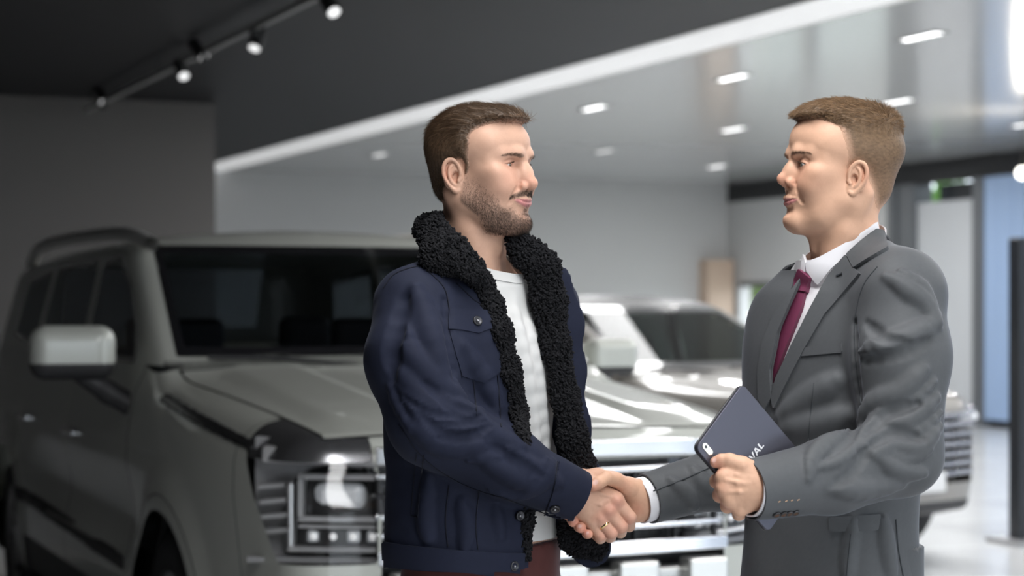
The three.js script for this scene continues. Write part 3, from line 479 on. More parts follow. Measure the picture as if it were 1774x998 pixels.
// ---- the large grey-green car behind the two men
{
  const paint = mat([0.47, 0.48, 0.44], 0.55, { metalness: 0.2, clearcoat: 0.8, clearcoatRoughness: 0.05 });
  const lamp = (X, y, Z) => { const ax = Math.abs(X); return Math.min(y - 0.755 - 0.05 * clamp((ax - 0.45) / 0.4, 0, 1) * 0, 1.2 - y, 0.46 - (1.11 - y) * 0.78 - Z, ax - 0.585); };
  const c = makeCar({
    label: 'large grey green off-road car behind the two men', hw: 0.965, L: 5.9, taper: 0.17, lean: 0.2, cowlZ: 1.55, cowlY: 1.285, noseY: 1.115, roofY: 1.83, roofZ: 2.45, belt: 1.285, green: 0.885, axle: [1.15, 4.6], cell: 0.018,
    paint, archPaint: true, glass: [0.26, 0.29, 0.31], side: [[[1.98, 1.29], [3.02, 1.29], [3.0, 1.70], [2.66, 1.715], [2.35, 1.60], [2.1, 1.43]], [[3.12, 1.29], [4.25, 1.29], [4.1, 1.70], [3.1, 1.71]], [[4.36, 1.30], [5.05, 1.36], [4.9, 1.64], [4.22, 1.69]]],
    hoodW: [0.70, 0.80], hoodZ: 0.10, lamp, grille: [0.57, 0.64, 1.035], browY: 1.045, doors: [1.78, 3.06, 4.28], mirror: [0.12, 1.315], farMirror: 0.75, rails: true, plateY: 0.56,
  });
  const { g, part, chrome, plastic, gloss, black, clear } = c, off = V3(2.445, 0, -5.4).applyAxisAngle(V3(0, 1, 0), TURN); g.position.copy(off); g.rotation.y = TURN;
  // lamp bowls behind the clear lenses, trim strips along the hood line
  { const shell = mesh((X, y, z) => c.low(X, y, z) + 0.16, [-0.98, 0.66, -0.7], [0.98, 1.2, 0.02], 0.02), bowl = mat([0.42, 0.42, 0.43], 0.25, { metalness: 0.75 });
    for (const s of [1, -1]) { part('headlight_bowl', clip(shell, (x, y, z) => Math.min(s * x - 0.42, lamp(x, y, -z) + 0.17, y - 0.72)), bowl);
      part('fender_trim', mesh((X, y, z) => { const Z = -z, yy = c.hoodTop(lerp(0.70, 0.80, clamp(Z / 1.55, 0, 1)), Z) - 0.075 + 0.02 * Z; return Math.max(Math.abs(c.low(X, y, z)) - 0.007, -(s * X - 0.5), Math.abs(y - yy) - 0.013, 0.40 - Z, Z - 1.45); }, [s > 0 ? 0.55 : -1.05, 0.95, -1.5], [s > 0 ? 1.05 : -0.55, 1.3, -0.35], 0.011), mat([0.10, 0.10, 0.105], 0.25, { metalness: 0.8 })); } }
  // grille: frame, bars, mesh
  part('grille_backing', box(-0.57, 0.57, 0.62, 1.04, -0.24, -0.18), black);
  for (const [y, h, m, d] of [[1.073, 0.026, chrome, 0.0], [1.005, 0.009, chrome, 0.0], [0.945, 0.008, gloss, -0.03], [0.885, 0.011, chrome, 0.0], [0.83, 0.009, chrome, 0.0], [0.765, 0.022, chrome, 0.015]]) {
    const w = 0.575, pts = []; for (let i = 0; i <= 24; i++) { const x = -w + 2 * w * i / 24; pts.push(V3(x, y - (y > 1.06 ? 0.02 * (x / 0.9) ** 2 : 0), -0.03 + d - 0.14 * (x / 0.965) ** 2 - (y > 1.06 ? 0.06 * Math.max(0, Math.abs(x) - 0.6) / 0.3 : 0))); }
    part('grille_bar', sweep(pts, h, 0.025, 0.006), m);
  }
  for (let i = -4; i <= 4; i++) part('grille_post', box(i * 0.14 - 0.006, i * 0.14 + 0.006, 0.78, 1.0, -0.11, -0.085), plastic);
  { const list = []; for (let r = 0; r < 9; r++) for (let i = 0; i < 36; i++) { const x = -0.54 + i * 0.03 + (r % 2) * 0.015; list.push(box(x, x + 0.018, 0.79 + r * 0.023, 0.796 + r * 0.023, -0.15, -0.135)); } const m = part('grille_mesh', mergeGeometries(list), plastic); m.userData.kind = 'stuff'; }
  part('emblem', new TextGeometry('HAVAL', { font: await new FontLoader().loadAsync('fonts/droid/droid_sans_bold.typeface.json'), size: 0.06, depth: 0.012, curveSegments: 4 }).translate(-0.16, 0.93, -0.01), chrome);
  // bumper step with blocks
  part('skid_bar', box(-0.55, 0.55, 0.655, 0.70, -0.08, -0.02, 0.015), mat([0.45, 0.45, 0.44], 0.3, { metalness: 0.8 })); for (let i = -2; i <= 2; i++) part('skid_block', box(i * 0.24 - 0.07, i * 0.24 + 0.07, 0.635, 0.725, -0.05, 0.025, 0.012), mat([0.6, 0.6, 0.58], 0.28, { metalness: 0.8 }));
  // headlamps: housing, projector, light guide, row of lenses
  for (const s of [1, -1]) {
    const H = new THREE.Group(); H.name = 'headlight'; g.add(H); H.position.set(s * 0.70, 0.93, -0.15); H.rotation.y = s * 0.5; H.scale.x = s;
    const white = mat([0.8, 0.8, 0.82], 0.3, { emissive: new THREE.Color(1, 1, 1), emissiveIntensity: 0.3 }), silver = mat([0.72, 0.72, 0.73], 0.28, { metalness: 0.7 }), lens = mat([0.6, 0.62, 0.64], 0.12, { clearcoat: 1 });
    put('housing', mergeGeometries([box(-0.24, 0.25, -0.18, 0.18, -0.20, -0.13), box(-0.24, 0.25, -0.185, -0.17, -0.15, -0.02)]), mat([0.38, 0.38, 0.39], 0.35, { metalness: 0.4 }), H);
    put('upper_trim', box(-0.22, 0.22, 0.10, 0.15, -0.13, -0.05, 0.012).rotateZ(0.04), silver, H);
    put('projector_frame', mergeGeometries([box(-0.15, 0.10, 0.06, 0.075, -0.12, -0.04), box(-0.15, 0.10, -0.065, -0.05, -0.12, -0.04), box(-0.15, -0.135, -0.06, 0.07, -0.12, -0.04), box(0.085, 0.10, -0.06, 0.07, -0.12, -0.04)]), silver, H);
    put('projector', box(-0.10, 0.06, -0.035, 0.05, -0.12, -0.055, 0.03), lens, H); put('projector_window', box(-0.075, 0.035, -0.015, 0.03, -0.06, -0.048, 0.012), mat([0.72, 0.73, 0.75], 0.15), H);
    put('light_guide', mergeGeometries([box(0.115, 0.13, -0.14, 0.05, -0.10, -0.03, 0.006), box(-0.22, 0.13, -0.155, -0.14, -0.09, -0.02, 0.006), box(-0.22, 0.10, -0.085, -0.075, -0.10, -0.04, 0.004)]), silver, H);
    for (let k = 0; k < 5; k++) { const q = put('light_cell', box(-0.205 + k * 0.06, -0.165 + k * 0.06, -0.128, -0.092, -0.10, -0.05, 0.008), lens, H); put('light_source', new THREE.SphereGeometry(0.011, 12, 8).translate(-0.185 + k * 0.06, -0.11, -0.048), white, q); }
    for (let k = 0; k < 4; k++) put('fin', box(0.14, 0.22, 0.05 - k * 0.045, 0.062 - k * 0.045, -0.13, -0.06).rotateZ(-0.1), silver, H);
  }
}
// ---- the smaller silver car further back
{
  const silver = mat([0.26, 0.245, 0.225], 0.5, { metalness: 0.3, clearcoat: 0.8, clearcoatRoughness: 0.06 }), blackTop = mat([0.02, 0.02, 0.022], 0.4, { specularIntensity: 0.35 });
  const c = makeCar({
    label: 'smaller grey car with black roof behind the suited man', hw: 0.93, L: 4.5, taper: 0.34, cowlZ: 1.35, cowlY: 1.10, noseY: 0.99, roofY: 1.58, roofZ: 2.25, belt: 1.09, green: 0.84, axle: [0.95, 3.65], cell: 0.026, paint: silver, roofPaint: blackTop, glass: [0.16, 0.19, 0.18],
    side: [[[1.72, 1.09], [2.8, 1.09], [2.78, 1.47], [2.4, 1.47], [2.05, 1.34]], [[2.9, 1.09], [3.7, 1.09], [3.5, 1.45], [2.88, 1.47]]], hoodW: [0.66, 0.76], hoodZ: 0.09,
    lamp: (X, y, Z) => Math.min(y - 0.80, 0.93 - y, 0.40 - Z, Math.abs(X) - 0.62), grille: [0.6, 0.5, 0.9], doors: [1.5, 2.78, 3.65], mirror: [0.12, 1.16], plateY: 0.52,
  });
  const { g, part, chrome, black, plastic } = c, p = pt(1578, 600, 10.9); g.position.set(p.x, 0, p.z); g.rotation.y = 37 * Math.PI / 180;
  part('grille_backing', box(-0.6, 0.6, 0.5, 0.92, -0.24, -0.19), black);
  for (let k = 0; k < 7; k++) part('grille_bar', tube([[-0.6, 0.555 + k * 0.055, -0.08], [-0.3, 0.555 + k * 0.055, -0.03], [0, 0.555 + k * 0.055, -0.015], [0.3, 0.555 + k * 0.055, -0.03], [0.6, 0.555 + k * 0.055, -0.08]], 0.016, 8), mat([0.4, 0.4, 0.42], 0.25, { metalness: 1 }));
  part('emblem', new THREE.TorusGeometry(0.055, 0.012, 10, 30).scale(1.3, 1, 1).translate(0, 0.78, 0.012), chrome);
  for (const s of [1, -1]) { const H = part('headlight', box(s * 0.62, s * 0.8, 0.80, 0.92, -0.26, -0.2, 0.02), mat([0.3, 0.3, 0.32], 0.2, { metalness: 0.8 })); for (let k = 0; k < 3; k++) put('light_source', new THREE.SphereGeometry(0.025, 14, 10).translate(s * (0.65 + k * 0.055), 0.86, -0.19), mat([0.75, 0.77, 0.8], 0.1), H); }
}

// ------------------------------------------------------------------ heads, in millimetres: x to the side, y up from the eye line, z towards the face
function headField(o = {}) {
  const f = new Field(), q = { jaw: 0, smile: 0, nose: 0, ears: true, lidU: 4.6, lidL: 3.8, chin: 0, gaze: [0, 0], fold: 1, ...o };
  const S = (list, k, cut) => f.chain(list, k, cut);
  // skull
  f.ell([0, 36, -12], [75, 71, 88]);
  f.ell([0, 44, 22], [62, 58, 70], 26);
  f.ell([0, 20, -40], [66, 52, 58], 26);
  f.ell([52, 30, 22], [18, 30, 40], 26);
  f.ell([0, -34, -42], [48, 44, 44], 26);
  // face mass and jaw
  f.ell([0, -30, 28], [57, 66, 62], 24);
  f.ell([0, -66, 46], [42, 44, 48], 20);
  S([[58, -28, -6, 13], [54, -62, 8, 14], [36, -90, 46, 15], [14, -98 - q.chin, 80, 15]], 22);
  f.ell([0, -94 - q.chin, 86], [20, 17, 19], 16);
  f.ell([38, -54, 30], [21, 42, 38], 30);
  // cheek bones and cheeks
  f.ell([46, -14, 51], [16, 13, 26], 30, [0, 0.5, 0]);
  f.ell([34, -34, 66], [20, 20, 18], 26);
  // brow
  S([[0, 17, 84, 9], [20, 22, 83, 9], [42, 19, 66, 8], [52, 9, 50, 7]], 14);
  // eye sockets
  f.ell([30, -2, 92], [15, 10, 15], 15, [0, 0.35, 0], true);
  f.ell([13, -2, 98], [7, 10, 13], 12, null, true);
  // lids around the eyeball
  const ex = 31, ey = 0, ez = q.ez || 68, R = 13.4;
  f.ell([31, -11, 74], [18, 8, 9], 13, [0, 0.35, 0]);
  f.op((x, y, z) => {
    const a = x - ex, b = y - ey, c = z - ez, s = Math.sqrt(a * a + b * b + c * c) - R, u = (a + 1) / 14.5, w = Math.max(0, 1 - u * u);
    const hu = q.lidU * Math.pow(w, 0.65) - u * 0.8, hl = -q.lidL * Math.pow(w, 0.8) + u * 0.5, open = Math.max(b - hu, hl - b, Math.abs(a + 1) - 14.5, -c);
    return smax(s, -open, 1.2);
  }, [ex, ey, ez], 15, 5);
  { const e = ez - 68; S([[18, 6, 84.5 + e, 0.5], [27, 9.5, 83.5 + e, 0.7], [38, 8.5, 78.5 + e, 0.6], [45, 4, 72 + e, 0.4]], 2.5, true); }
  // nose
  const N = q.nose;
  S([[0, 6, 86, 8.5], [0, -6, 94, 7.2], [0, -20 - N, 106, 8.4]], 10);
  f.ell([0, -23 - N, 106.5], [10, 9.4, 10.5], 6);
  f.ell([8, -14 - N * 0.5, 90], [10, 18, 14], 10);
  f.ell([13.5, -29 - N, 95], [7.6, 8, 11], 6, [0, 0.25, 0]);
  S([[0, -26 - N, 107, 6], [0, -35 - N, 98, 5]], 5);
  f.ell([7.2, -35 - N, 99.5], [3.6, 4.2, 7], 3, [0.5, 0.2, 0], true);
  // mouth
  const sm = q.smile, lz = q.lip || 0;
  f.ell([0, -57, 66], [30, 27, 34], 14);
  const zs = (x, y) => { let z = 135; for (let n = 0; n < 60; n++) { const d = f.d(Math.abs(x), y, z); if (d < 0.03) break; z -= d * 0.8; } return z; };
  const gq = [0, 0, 0, 0], off = (x, y, t) => { const z = zs(x, y); grad((a, b, c) => f.d(Math.abs(a), b, c), x, y, z, 0.6, gq); return [x + gq[0] * t, y + gq[1] * t, z + gq[2] * t]; };
  const rel = (list) => list.map(([x, y, b, r]) => [...off(x, y, b - r), r]);           // b: how far it stands proud of the skin
  const cut = (list) => list.map(([x, y, b, r]) => [...off(x, y, r - b), r]);           // b: how deep it cuts
  const cy = -61 + sm, P1 = rel([[0, -56.2, 1.3 + lz, 5], [6, -55.6, 1.6 + lz, 5], [14, -57, 1.4 + lz * 0.6, 4.2], [22, -59.4 + sm * 0.6, 0.8, 3], [28, cy + 0.6, -0.7, 2.2]]), P2 = rel([[0, -66.2, 1.8 + lz, 5.6], [9, -65.8, 1.7 + lz, 5.4], [18, -64.2 + sm * 0.5, 1.2, 4.4], [27, cy - 1, -0.7, 2.4]]);
  S(P1, 4); S(P2, 4);
  S(cut([[0, -61, 1.0, 1.0], [7, -60.6, 1.0, 1.0], [16, -60.8 + sm * 0.4, 1.1, 1.0], [22, cy + 0.2, 1.1, 1.0], [29, cy + 0.6, 0.7, 1.0]]), 2.2, true);
  S(cut([[0, -43 - N * 0.6, 0.8, 3], [0, -50, 1.2, 3]]), 3, true);
  S(cut([[-0.1, -79, 1.6, 9], [12, -78, 1.4, 8]]), 6, true);
  S(cut([[21, -24 - N, 0.9 * q.fold, 2.5], [23, -31 - N, 1.2 * q.fold, 3], [29, -42, (0.25 + sm * 0.2) * q.fold, 4], [35, -55, (0.1 + sm * 0.18) * q.fold, 4], [36, -64, 0, 4]]), 4, true);
  if (sm > 2) S(cut([[31, cy + 3, 1.2, 3], [33, cy - 4, 0.8, 3]]), 4, true);
  if (sm) f.ell([38, -38, 70], [14, 12, 12], 14);
  // neck
  S([[0, -70, -8, 54], [0, -130, -6, 56], [0, -210, -20, 62]], 16);
  S([[58, -52, -22, 9], [44, -115, 12, 9], [16, -205, 44, 11]], 26);
  S([[0, -128, 50, 7], [0, -142, 49, 7]], 14);
  f.ell([0, -104, 40], [36, 14, 36], 20);
  if (q.ears) ear(f, q.ear || {});
  return f;
}
function ear(f, { x = 70, y = -24, z = -8, s = 1, flare = 0.42, tilt = 0.16 } = {}) {
  const e1 = V3(Math.sin(flare), 0, -Math.cos(flare)), e2 = V3(0, 1, 0).addScaledVector(e1, tilt).normalize(), nn = V3().crossVectors(e2, e1).normalize(); if (nn.x < 0) nn.negate();
  const at = (a, b, n, r) => [x + (e1.x * a + e2.x * b + nn.x * n) * s, y + (e1.y * a + e2.y * b + nn.y * n) * s, z + (e1.z * a + e2.z * b + nn.z * n) * s, r * s];
  const B = [e1.toArray(), e2.toArray(), nn.toArray()];
  const plate = (a, b, ra, rb, t, k) => { const c = at(a, b, 0, 0); f.op((px, py, pz) => {
    const X = px - c[0], Y = py - c[1], Z = pz - c[2], u = (X * B[0][0] + Y * B[0][1] + Z * B[0][2]) / ra / s, v = (X * B[1][0] + Y * B[1][1] + Z * B[1][2]) / rb / s, w = (X * B[2][0] + Y * B[2][1] + Z * B[2][2]) / t / s;
    const k0 = Math.sqrt(u * u + v * v + w * w), k1 = Math.sqrt((u / ra) ** 2 + (v / rb) ** 2 + (w / t) ** 2) || 1e-6; return k0 * (k0 - 1) / k1 * s;
  }, [c[0], c[1], c[2]], Math.max(ra, rb) * s, k); };
  plate(15, 2, 17, 27, 3.2, 3);
  plate(10, -20, 10, 12, 3.6, 3);
  f.ell(at(10, -2, 2, 0).slice(0, 3), [5, 9, 6], 3, null, true);
  f.ell(at(13, -7, 4.5, 0).slice(0, 3), [6, 8, 6], 3, null, true);
  f.chain([at(22, 20, 5, 4), at(26, 8, 5, 4), at(25, -6, 5, 3.5)], 3, true);
  const sm = (P) => { const c = new THREE.CatmullRomCurve3(P.map((p) => V3(p[0], p[1], p[2]))); return c.getPoints(P.length * 3).map((v, i, A) => { const t = i / (A.length - 1) * (P.length - 1), k = Math.min(P.length - 2, Math.floor(t)); return [v.x, v.y, v.z, lerp(P[k][3], P[k + 1][3], t - k)]; }); };
  f.chain(sm([at(1, -3, 0, 2.5), at(0, 10, 2, 2.8), at(4, 22, 3, 2.9), at(13, 29, 3.5, 3.1), at(23, 26, 4, 3.2), at(30, 15, 4, 3.2), at(31.5, 2, 3.5, 3), at(27, -11, 3, 2.6), at(20, -21, 2.5, 3), at(12, -28, 1.5, 4.2), at(6, -25, 0.5, 3.8)]), 2.5);
  f.chain(sm([at(12, 20, 2, 1.8), at(18, 14, 3, 2.3), at(21, 4, 3.5, 2.6), at(19, -9, 3, 2.6), at(14, -16, 2, 2.6)]), 2.5);
  f.chain([at(2, -5, 0, 4), at(5, -9, 2, 3.2)], 3);
}
const skinMat = () => new THREE.MeshPhysicalMaterial({ vertexColors: true, roughness: 0.52, specularIntensity: 0.6, side: THREE.DoubleSide, sheen: 0.15, sheenRoughness: 0.5, sheenColor: new THREE.Color(1, 0.7, 0.6) });
const gauss = (d2, s) => Math.exp(-d2 / (2 * s * s));
function skinColor(base, beard) {
  return (x, y, z, o) => {
    const ax = Math.abs(x), d = (a, b, c, s) => gauss((ax - a) ** 2 + (y - b) ** 2 + (z - c) ** 2, s);
    let red = 0.5 * d(40, -28, 72, 18) + 0.75 * d(0, -24, 112, 10) + 0.5 * d(14, -30, 98, 8) + 0.7 * d(84, -22, -26, 14) + 0.25 * d(31, 0, 80, 12) + 0.2 * d(0, -98, 100, 14);
    const n = fbm(x * 0.05, y * 0.05, z * 0.05) * 0.05 + n3(x * 0.4, y * 0.4, z * 0.4) * 0.035;
    let r = base[0] * (1 + n), g = base[1] * (1 + n * 1.2 - 0.24 * red), b = base[2] * (1 + n * 1.2 - 0.26 * red);
    const lip = lips(ax, y, z); r = lerp(r, 0.50, lip); g = lerp(g, 0.205, lip); b = lerp(b, 0.195, lip);
    const bd = beard ? beard(ax, y, z) * (1 - lip) : 0;
    const br = brow(ax, y, z) * 0.45; r = lerp(r, 0.10, br); g = lerp(g, 0.06, br); b = lerp(b, 0.04, br);
    r = lerp(r, beard?.c?.[0] ?? 0.05, bd); g = lerp(g, beard?.c?.[1] ?? 0.04, bd); b = lerp(b, beard?.c?.[2] ?? 0.035, bd);
    o[0] = r; o[1] = g; o[2] = b;
  };
}
let lips = () => 0, brow = () => 0;
const lipMask = (sm, lz) => (ax, y, z) => {
  if (z < 72 || ax > 31) return 0;
  const t = ax / 30, mid = -61.2 + sm * t * t, up = 6.6 * Math.pow(Math.max(0, 1 - t * t), 0.7) - (ax < 5 ? (5 - ax) * 0.25 : 0), dn = 8.6 * Math.pow(Math.max(0, 1 - t * t), 0.7);
  return smoothstep(Math.min(mid + up - y, y - (mid - dn)), -0.6, 1.6);
};
// short tapered hairs rooted on a surface
function strands(list) {   // {p, pts:[Vector3...], r, c}
  const P = [], Nn = [], C = [], I = [], u = V3(), v = V3(), t = V3();
  for (const s of list) {
    const n = s.pts.length, b = P.length / 3; t.copy(s.pts[n - 1]).sub(s.pts[0]).normalize(); u.set(0.3, 0.9, 0.31).cross(t).normalize(); v.crossVectors(t, u);
    for (let i = 0; i < n; i++) {
      const r = s.r * (1 - 0.8 * (i / (n - 1)) ** 2), p = s.pts[i], sh = 1;
      for (let a = 0; a < 3; a++) { const cs = Math.cos(a * 2.0944), sn = Math.sin(a * 2.0944), x = u.x * cs + v.x * sn, y = u.y * cs + v.y * sn, z = u.z * cs + v.z * sn; P.push(p.x + x * r, p.y + y * r, p.z + z * r); Nn.push(x, y, z); C.push(s.c[0] * sh, s.c[1] * sh, s.c[2] * sh); }
    }
    for (let i = 0; i < n - 1; i++) for (let a = 0; a < 3; a++) { const q = b + i * 3 + a, w = b + i * 3 + (a + 1) % 3; I.push(q, w, q + 3, w, w + 3, q + 3); }
  }
  const g = new THREE.BufferGeometry();
  g.setAttribute('position', new THREE.BufferAttribute(new Float32Array(P), 3)); g.setAttribute('normal', new THREE.BufferAttribute(new Float32Array(Nn), 3)); g.setAttribute('color', new THREE.BufferAttribute(new Float32Array(C), 3)); g.setIndex(new THREE.BufferAttribute(new Uint32Array(I), 1));
  return g;
}
// area-weighted points on an indexed mesh
function scatter(geo, count, f) {
  const p = geo.attributes.position.array, m = geo.attributes.normal.array, idx = geo.index.array, acc = []; let sum = 0; const a = V3(), b = V3(), c = V3();
  for (let t = 0; t < idx.length; t += 3) { a.fromArray(p, idx[t] * 3); b.fromArray(p, idx[t + 1] * 3).sub(a); c.fromArray(p, idx[t + 2] * 3).sub(a); sum += b.cross(c).length(); acc.push(sum); }
  for (let i = 0; i < count; i++) {
    const w = rnd() * sum; let lo = 0, hi = acc.length - 1; while (lo < hi) { const mid = (lo + hi) >> 1; if (acc[mid] < w) lo = mid + 1; else hi = mid; }
    let u = rnd(), v = rnd(); if (u + v > 1) { u = 1 - u; v = 1 - v; } const q = 1 - u - v, k = lo * 3, i0 = idx[k] * 3, i1 = idx[k + 1] * 3, i2 = idx[k + 2] * 3;
    f(V3(p[i0] * q + p[i1] * u + p[i2] * v, p[i0 + 1] * q + p[i1 + 1] * u + p[i2 + 1] * v, p[i0 + 2] * q + p[i1 + 2] * u + p[i2 + 2] * v), V3(m[i0] * q + m[i1] * u + m[i2] * v, m[i0 + 1] * q + m[i1 + 1] * u + m[i2 + 1] * v, m[i0 + 2] * q + m[i1 + 2] * u + m[i2 + 2] * v).normalize());
  }
}
// hair: a swelling of the scalp inside the hairline, combed hairs on it
function hairOf(head, o) {
  const P = smoothPoly(o.hairline, 5), color = o.hairColor, side = (x, y, z) => -polyd(P, z, y) + 2.2 * n3(x * 0.15, y * 0.3, z * 0.3) + 1.2 * n3(x * 0.6, y * 0.8, z * 0.8);
  const fn = (x, y, z) => {
    const d = head(x, y, z); if (d > 45 || d < -12) return d;
    const s = side(x, y, z); if (s < -4) return d + 3;
    const w = o.ramp(x, y, z);
    return d - (o.thick(Math.abs(x), y, z) * smoothstep(s, -3, w) - 2.4 * (1 - smoothstep(s, -3, 6))) - o.wave(x, y, z) * smoothstep(s, 2, 12);
  };
  const full = mesh(fn, [-100, -100, -130], [100, 145, 130], 2);
  const g0 = clip(full, (x, y, z) => fn(x, y, z) > 9 ? -1 : Math.min(side(x, y, z) + 1, 0.3 + head(x, y, z)));
  const cap = colorize(g0, (x, y, z, c) => {
    const n = 0.75 + 0.4 * n3(x * 0.3, y * 0.3, z * 0.12), k = clamp(o.cover(Math.abs(x), y, z, side(x, y, z)) + 0.12 * n3(x * 0.9, y * 0.9, z * 0.9), 0, 1);
    for (let i = 0; i < 3; i++) c[i] = lerp(o.skin[i], color[i] * n, k);
  });
  const list = [];
  scatter(cap, o.hairs, (p, n) => {
    const s = side(p.x, p.y, p.z), k0 = o.cover(Math.abs(p.x), p.y, p.z, s); if (rnd() > 0.55 + k0) return;
    const L = o.len(p) * (0.7 + 0.6 * rnd()) * lerp(0.5, 1, smoothstep(s, -2, 14)), fl = o.flow(p, n, s), d = fl.addScaledVector(n, -fl.dot(n)).addScaledVector(n, (o.lift ?? 0.15) * (0.4 + 1.2 * rnd())).add(V3((rnd() - 0.5) * o.mess, (rnd() - 0.5) * o.mess, (rnd() - 0.5) * o.mess)).normalize();
    const k = 0.55 + 0.9 * rnd() * rnd() + 0.3 * n3(p.x * 0.15, p.y * 0.15, p.z * 0.08), q = p.clone().addScaledVector(n, -0.8), e = n.clone().multiplyScalar(-0.2 * L);
    const at = (t, b) => q.clone().addScaledVector(d, L * t).addScaledVector(e, b);
    list.push({ pts: L > 6 ? [q, at(0.4, 0.05), at(0.75, 0.35), at(1, 0.8)] : [q, at(1, 0.2)], r: 0.24 * (0.8 + 0.5 * rnd()), c: [color[0] * k * 1.3, color[1] * k * 1.26, color[2] * k * 1.2] });
  });
  return mergeGeometries([cap, strands(list)]);
}
function tufts(base, count, want, flow, L, r, color, side = 0) {   // brows, beards, lashes
  const list = [];
  scatter(base, count, (p, n) => {
    const w = want(Math.abs(p.x), p.y, p.z); if (rnd() > w || (side && p.x * side < 0)) return;
    const sx = Math.sign(p.x) || 1, d = flow(p, sx).addScaledVector(n, 0.35).add(V3((rnd() - 0.5) * 0.7, (rnd() - 0.5) * 0.7, (rnd() - 0.5) * 0.7)).normalize(), l = L * (0.6 + 0.7 * rnd()) * (0.6 + 0.4 * w), k = 0.6 + 0.9 * rnd() * rnd(), q = p.clone().addScaledVector(n, -0.4);
    list.push({ pts: [q, q.clone().addScaledVector(d, l)], r: r * (0.7 + 0.5 * rnd()), c: (typeof color === 'function' ? color(p) : color).map((c) => c * k) });
  });
  return strands(list);
}
function eyeball(iris, gx, gy) {   // one eye at the origin, radius 12.3, looking along z turned by gx, gy
  const g = new THREE.SphereGeometry(12.3, 48, 40).rotateX(Math.PI / 2);
  const p = g.attributes.position;
  for (let i = 0; i < p.count; i++) { const z = p.getZ(i), r = Math.hypot(p.getX(i), p.getY(i)); if (z > 0 && r < 6.4) p.setZ(i, z + 0.9 * (1 - (r / 6.4) ** 2)); }
  g.computeVertexNormals();
  colorize(g, (x, y, z, o) => {
    const r = Math.hypot(x, y), a = Math.atan2(y, x), f = 0.75 + 0.35 * n3(Math.cos(a) * 6, Math.sin(a) * 6, r * 0.4);
    if (z > 0 && r < 2.2) { o[0] = o[1] = o[2] = 0.006; } else if (z > 0 && r < 5.9) { const e = r > 5.2 ? 0.35 : 1; o[0] = iris[0] * f * e; o[1] = iris[1] * f * e; o[2] = iris[2] * f * e; } else { o[0] = 0.72; o[1] = 0.66; o[2] = 0.62; }
  });
  return g.rotateX(-gy).rotateY(gx);
}
function headMatrix(px, py, depth, yaw, pitch, roll = 0, scale = 1) {   // yaw: 0 faces the camera, +90 degrees faces right in the picture
  const m = new THREE.Matrix4().makeRotationFromEuler(new THREE.Euler(pitch, yaw, roll, 'YXZ')), c = pt(px, py, depth);
  m.scale(V3(0.001 * scale, 0.001 * scale, 0.001 * scale)); m.setPosition(c); return m;
}
const both = (g) => mergeGeometries([g, (() => { const h = g.clone(); h.scale(-1, 1, 1); const i = h.index.array; for (let k = 0; k < i.length; k += 3) [i[k], i[k + 1]] = [i[k + 1], i[k]]; return h; })()]);
function buildHead(s) {
  const hf = headField(s.face), bare = headField({ ...s.face, ears: false }), H0 = (x, y, z) => hf.d(Math.abs(x), y, z), S0 = (x, y, z) => bare.d(Math.abs(x), y, z);
  lips = lipMask(s.face.smile || 0, s.face.lip || 0);
  const browMask = (ax, y, z) => { if (z < 40) return 0; const t = (ax - 11) / 42; if (t < 0 || t > 1) return 0; const mid = s.brow[0] + 5 * Math.sin(t * 2.4) - 4 * t, w = s.brow[1] * (1 - 0.6 * t) * smoothstep(t, -0.05, 0.12); return smoothstep(w - Math.abs(y - mid), -0.8, 2); };
  brow = browMask;
  const skin = colorize(mesh(H0, [-96, -210, -125], [96, 120, 128], s.cell || 1.6), skinColor(s.skin, s.beardMask));
  const bareGeo = s.lite ? null : mesh(S0, [-90, -125, -110], [90, 60, 128], 3.2);
  const out = { skin, hair: hairOf(S0, s) };
  out.brows = [1, -1].map((side) => tufts(bareGeo, 160000, browMask, (p, sx) => V3(sx * 0.9, 0.45 - Math.abs(p.x) * 0.016, -0.35), 6.5, 0.2, s.browColor, side));
  if (s.beardMask) out.beard = tufts(bareGeo, s.beardCount, s.beardHair, (p, sx) => V3(sx * 0.1, -0.8, 0.35), s.beardLen, 0.125, s.beardColor);
  out.eyes = [1, -1].map((sx) => { const g = eyeball(s.iris, s.gaze[0], s.gaze[1]); g.translate(31 * sx, 0, s.face.ez || 68); return g; });
  out.lashes = [1, -1].map((sx) => { const lash = []; for (let i = 0; i < 46; i++) {
    const u = -0.85 + 1.75 * (i / 45), w = Math.max(0, 1 - u * u), a = u * 14.5 - 1, b = (s.face.lidU || 4.6) * Math.pow(w, 0.65) - u * 0.8, c = Math.sqrt(Math.max(0, 13.4 ** 2 - a * a - b * b)), q = V3(sx * (31 + a), b, (s.face.ez || 68) + c), d = V3(sx * (a * 0.04 + 0.1), 0.25, 1).normalize();
    lash.push({ pts: [q, q.clone().addScaledVector(d, 3), q.clone().addScaledVector(d, 5.5).add(V3(0, 1.8, 0))], r: 0.2, c: s.browColor.map((v) => v * 0.5) });
  }
  return strands(lash); });
  for (const g of [out.skin, out.hair, ...out.brows, out.beard, ...out.lashes, ...out.eyes]) { if (!g) continue; const P = g.attributes.position; for (let i = 0; i < P.count; i++) { const y = P.getY(i); if (y > 0) P.setY(i, y * (1 - (1 - s.top) * smoothstep(y, 5, 70))); const z = P.getZ(i); if (z < 0 && y > -120) P.setZ(i, z * (1 - (1 - s.back) * smoothstep(-z, 0, 60) * smoothstep(y, -110, -60))); } g.applyMatrix4(s.matrix); }
  return out;
}
const D2R = Math.PI / 180;
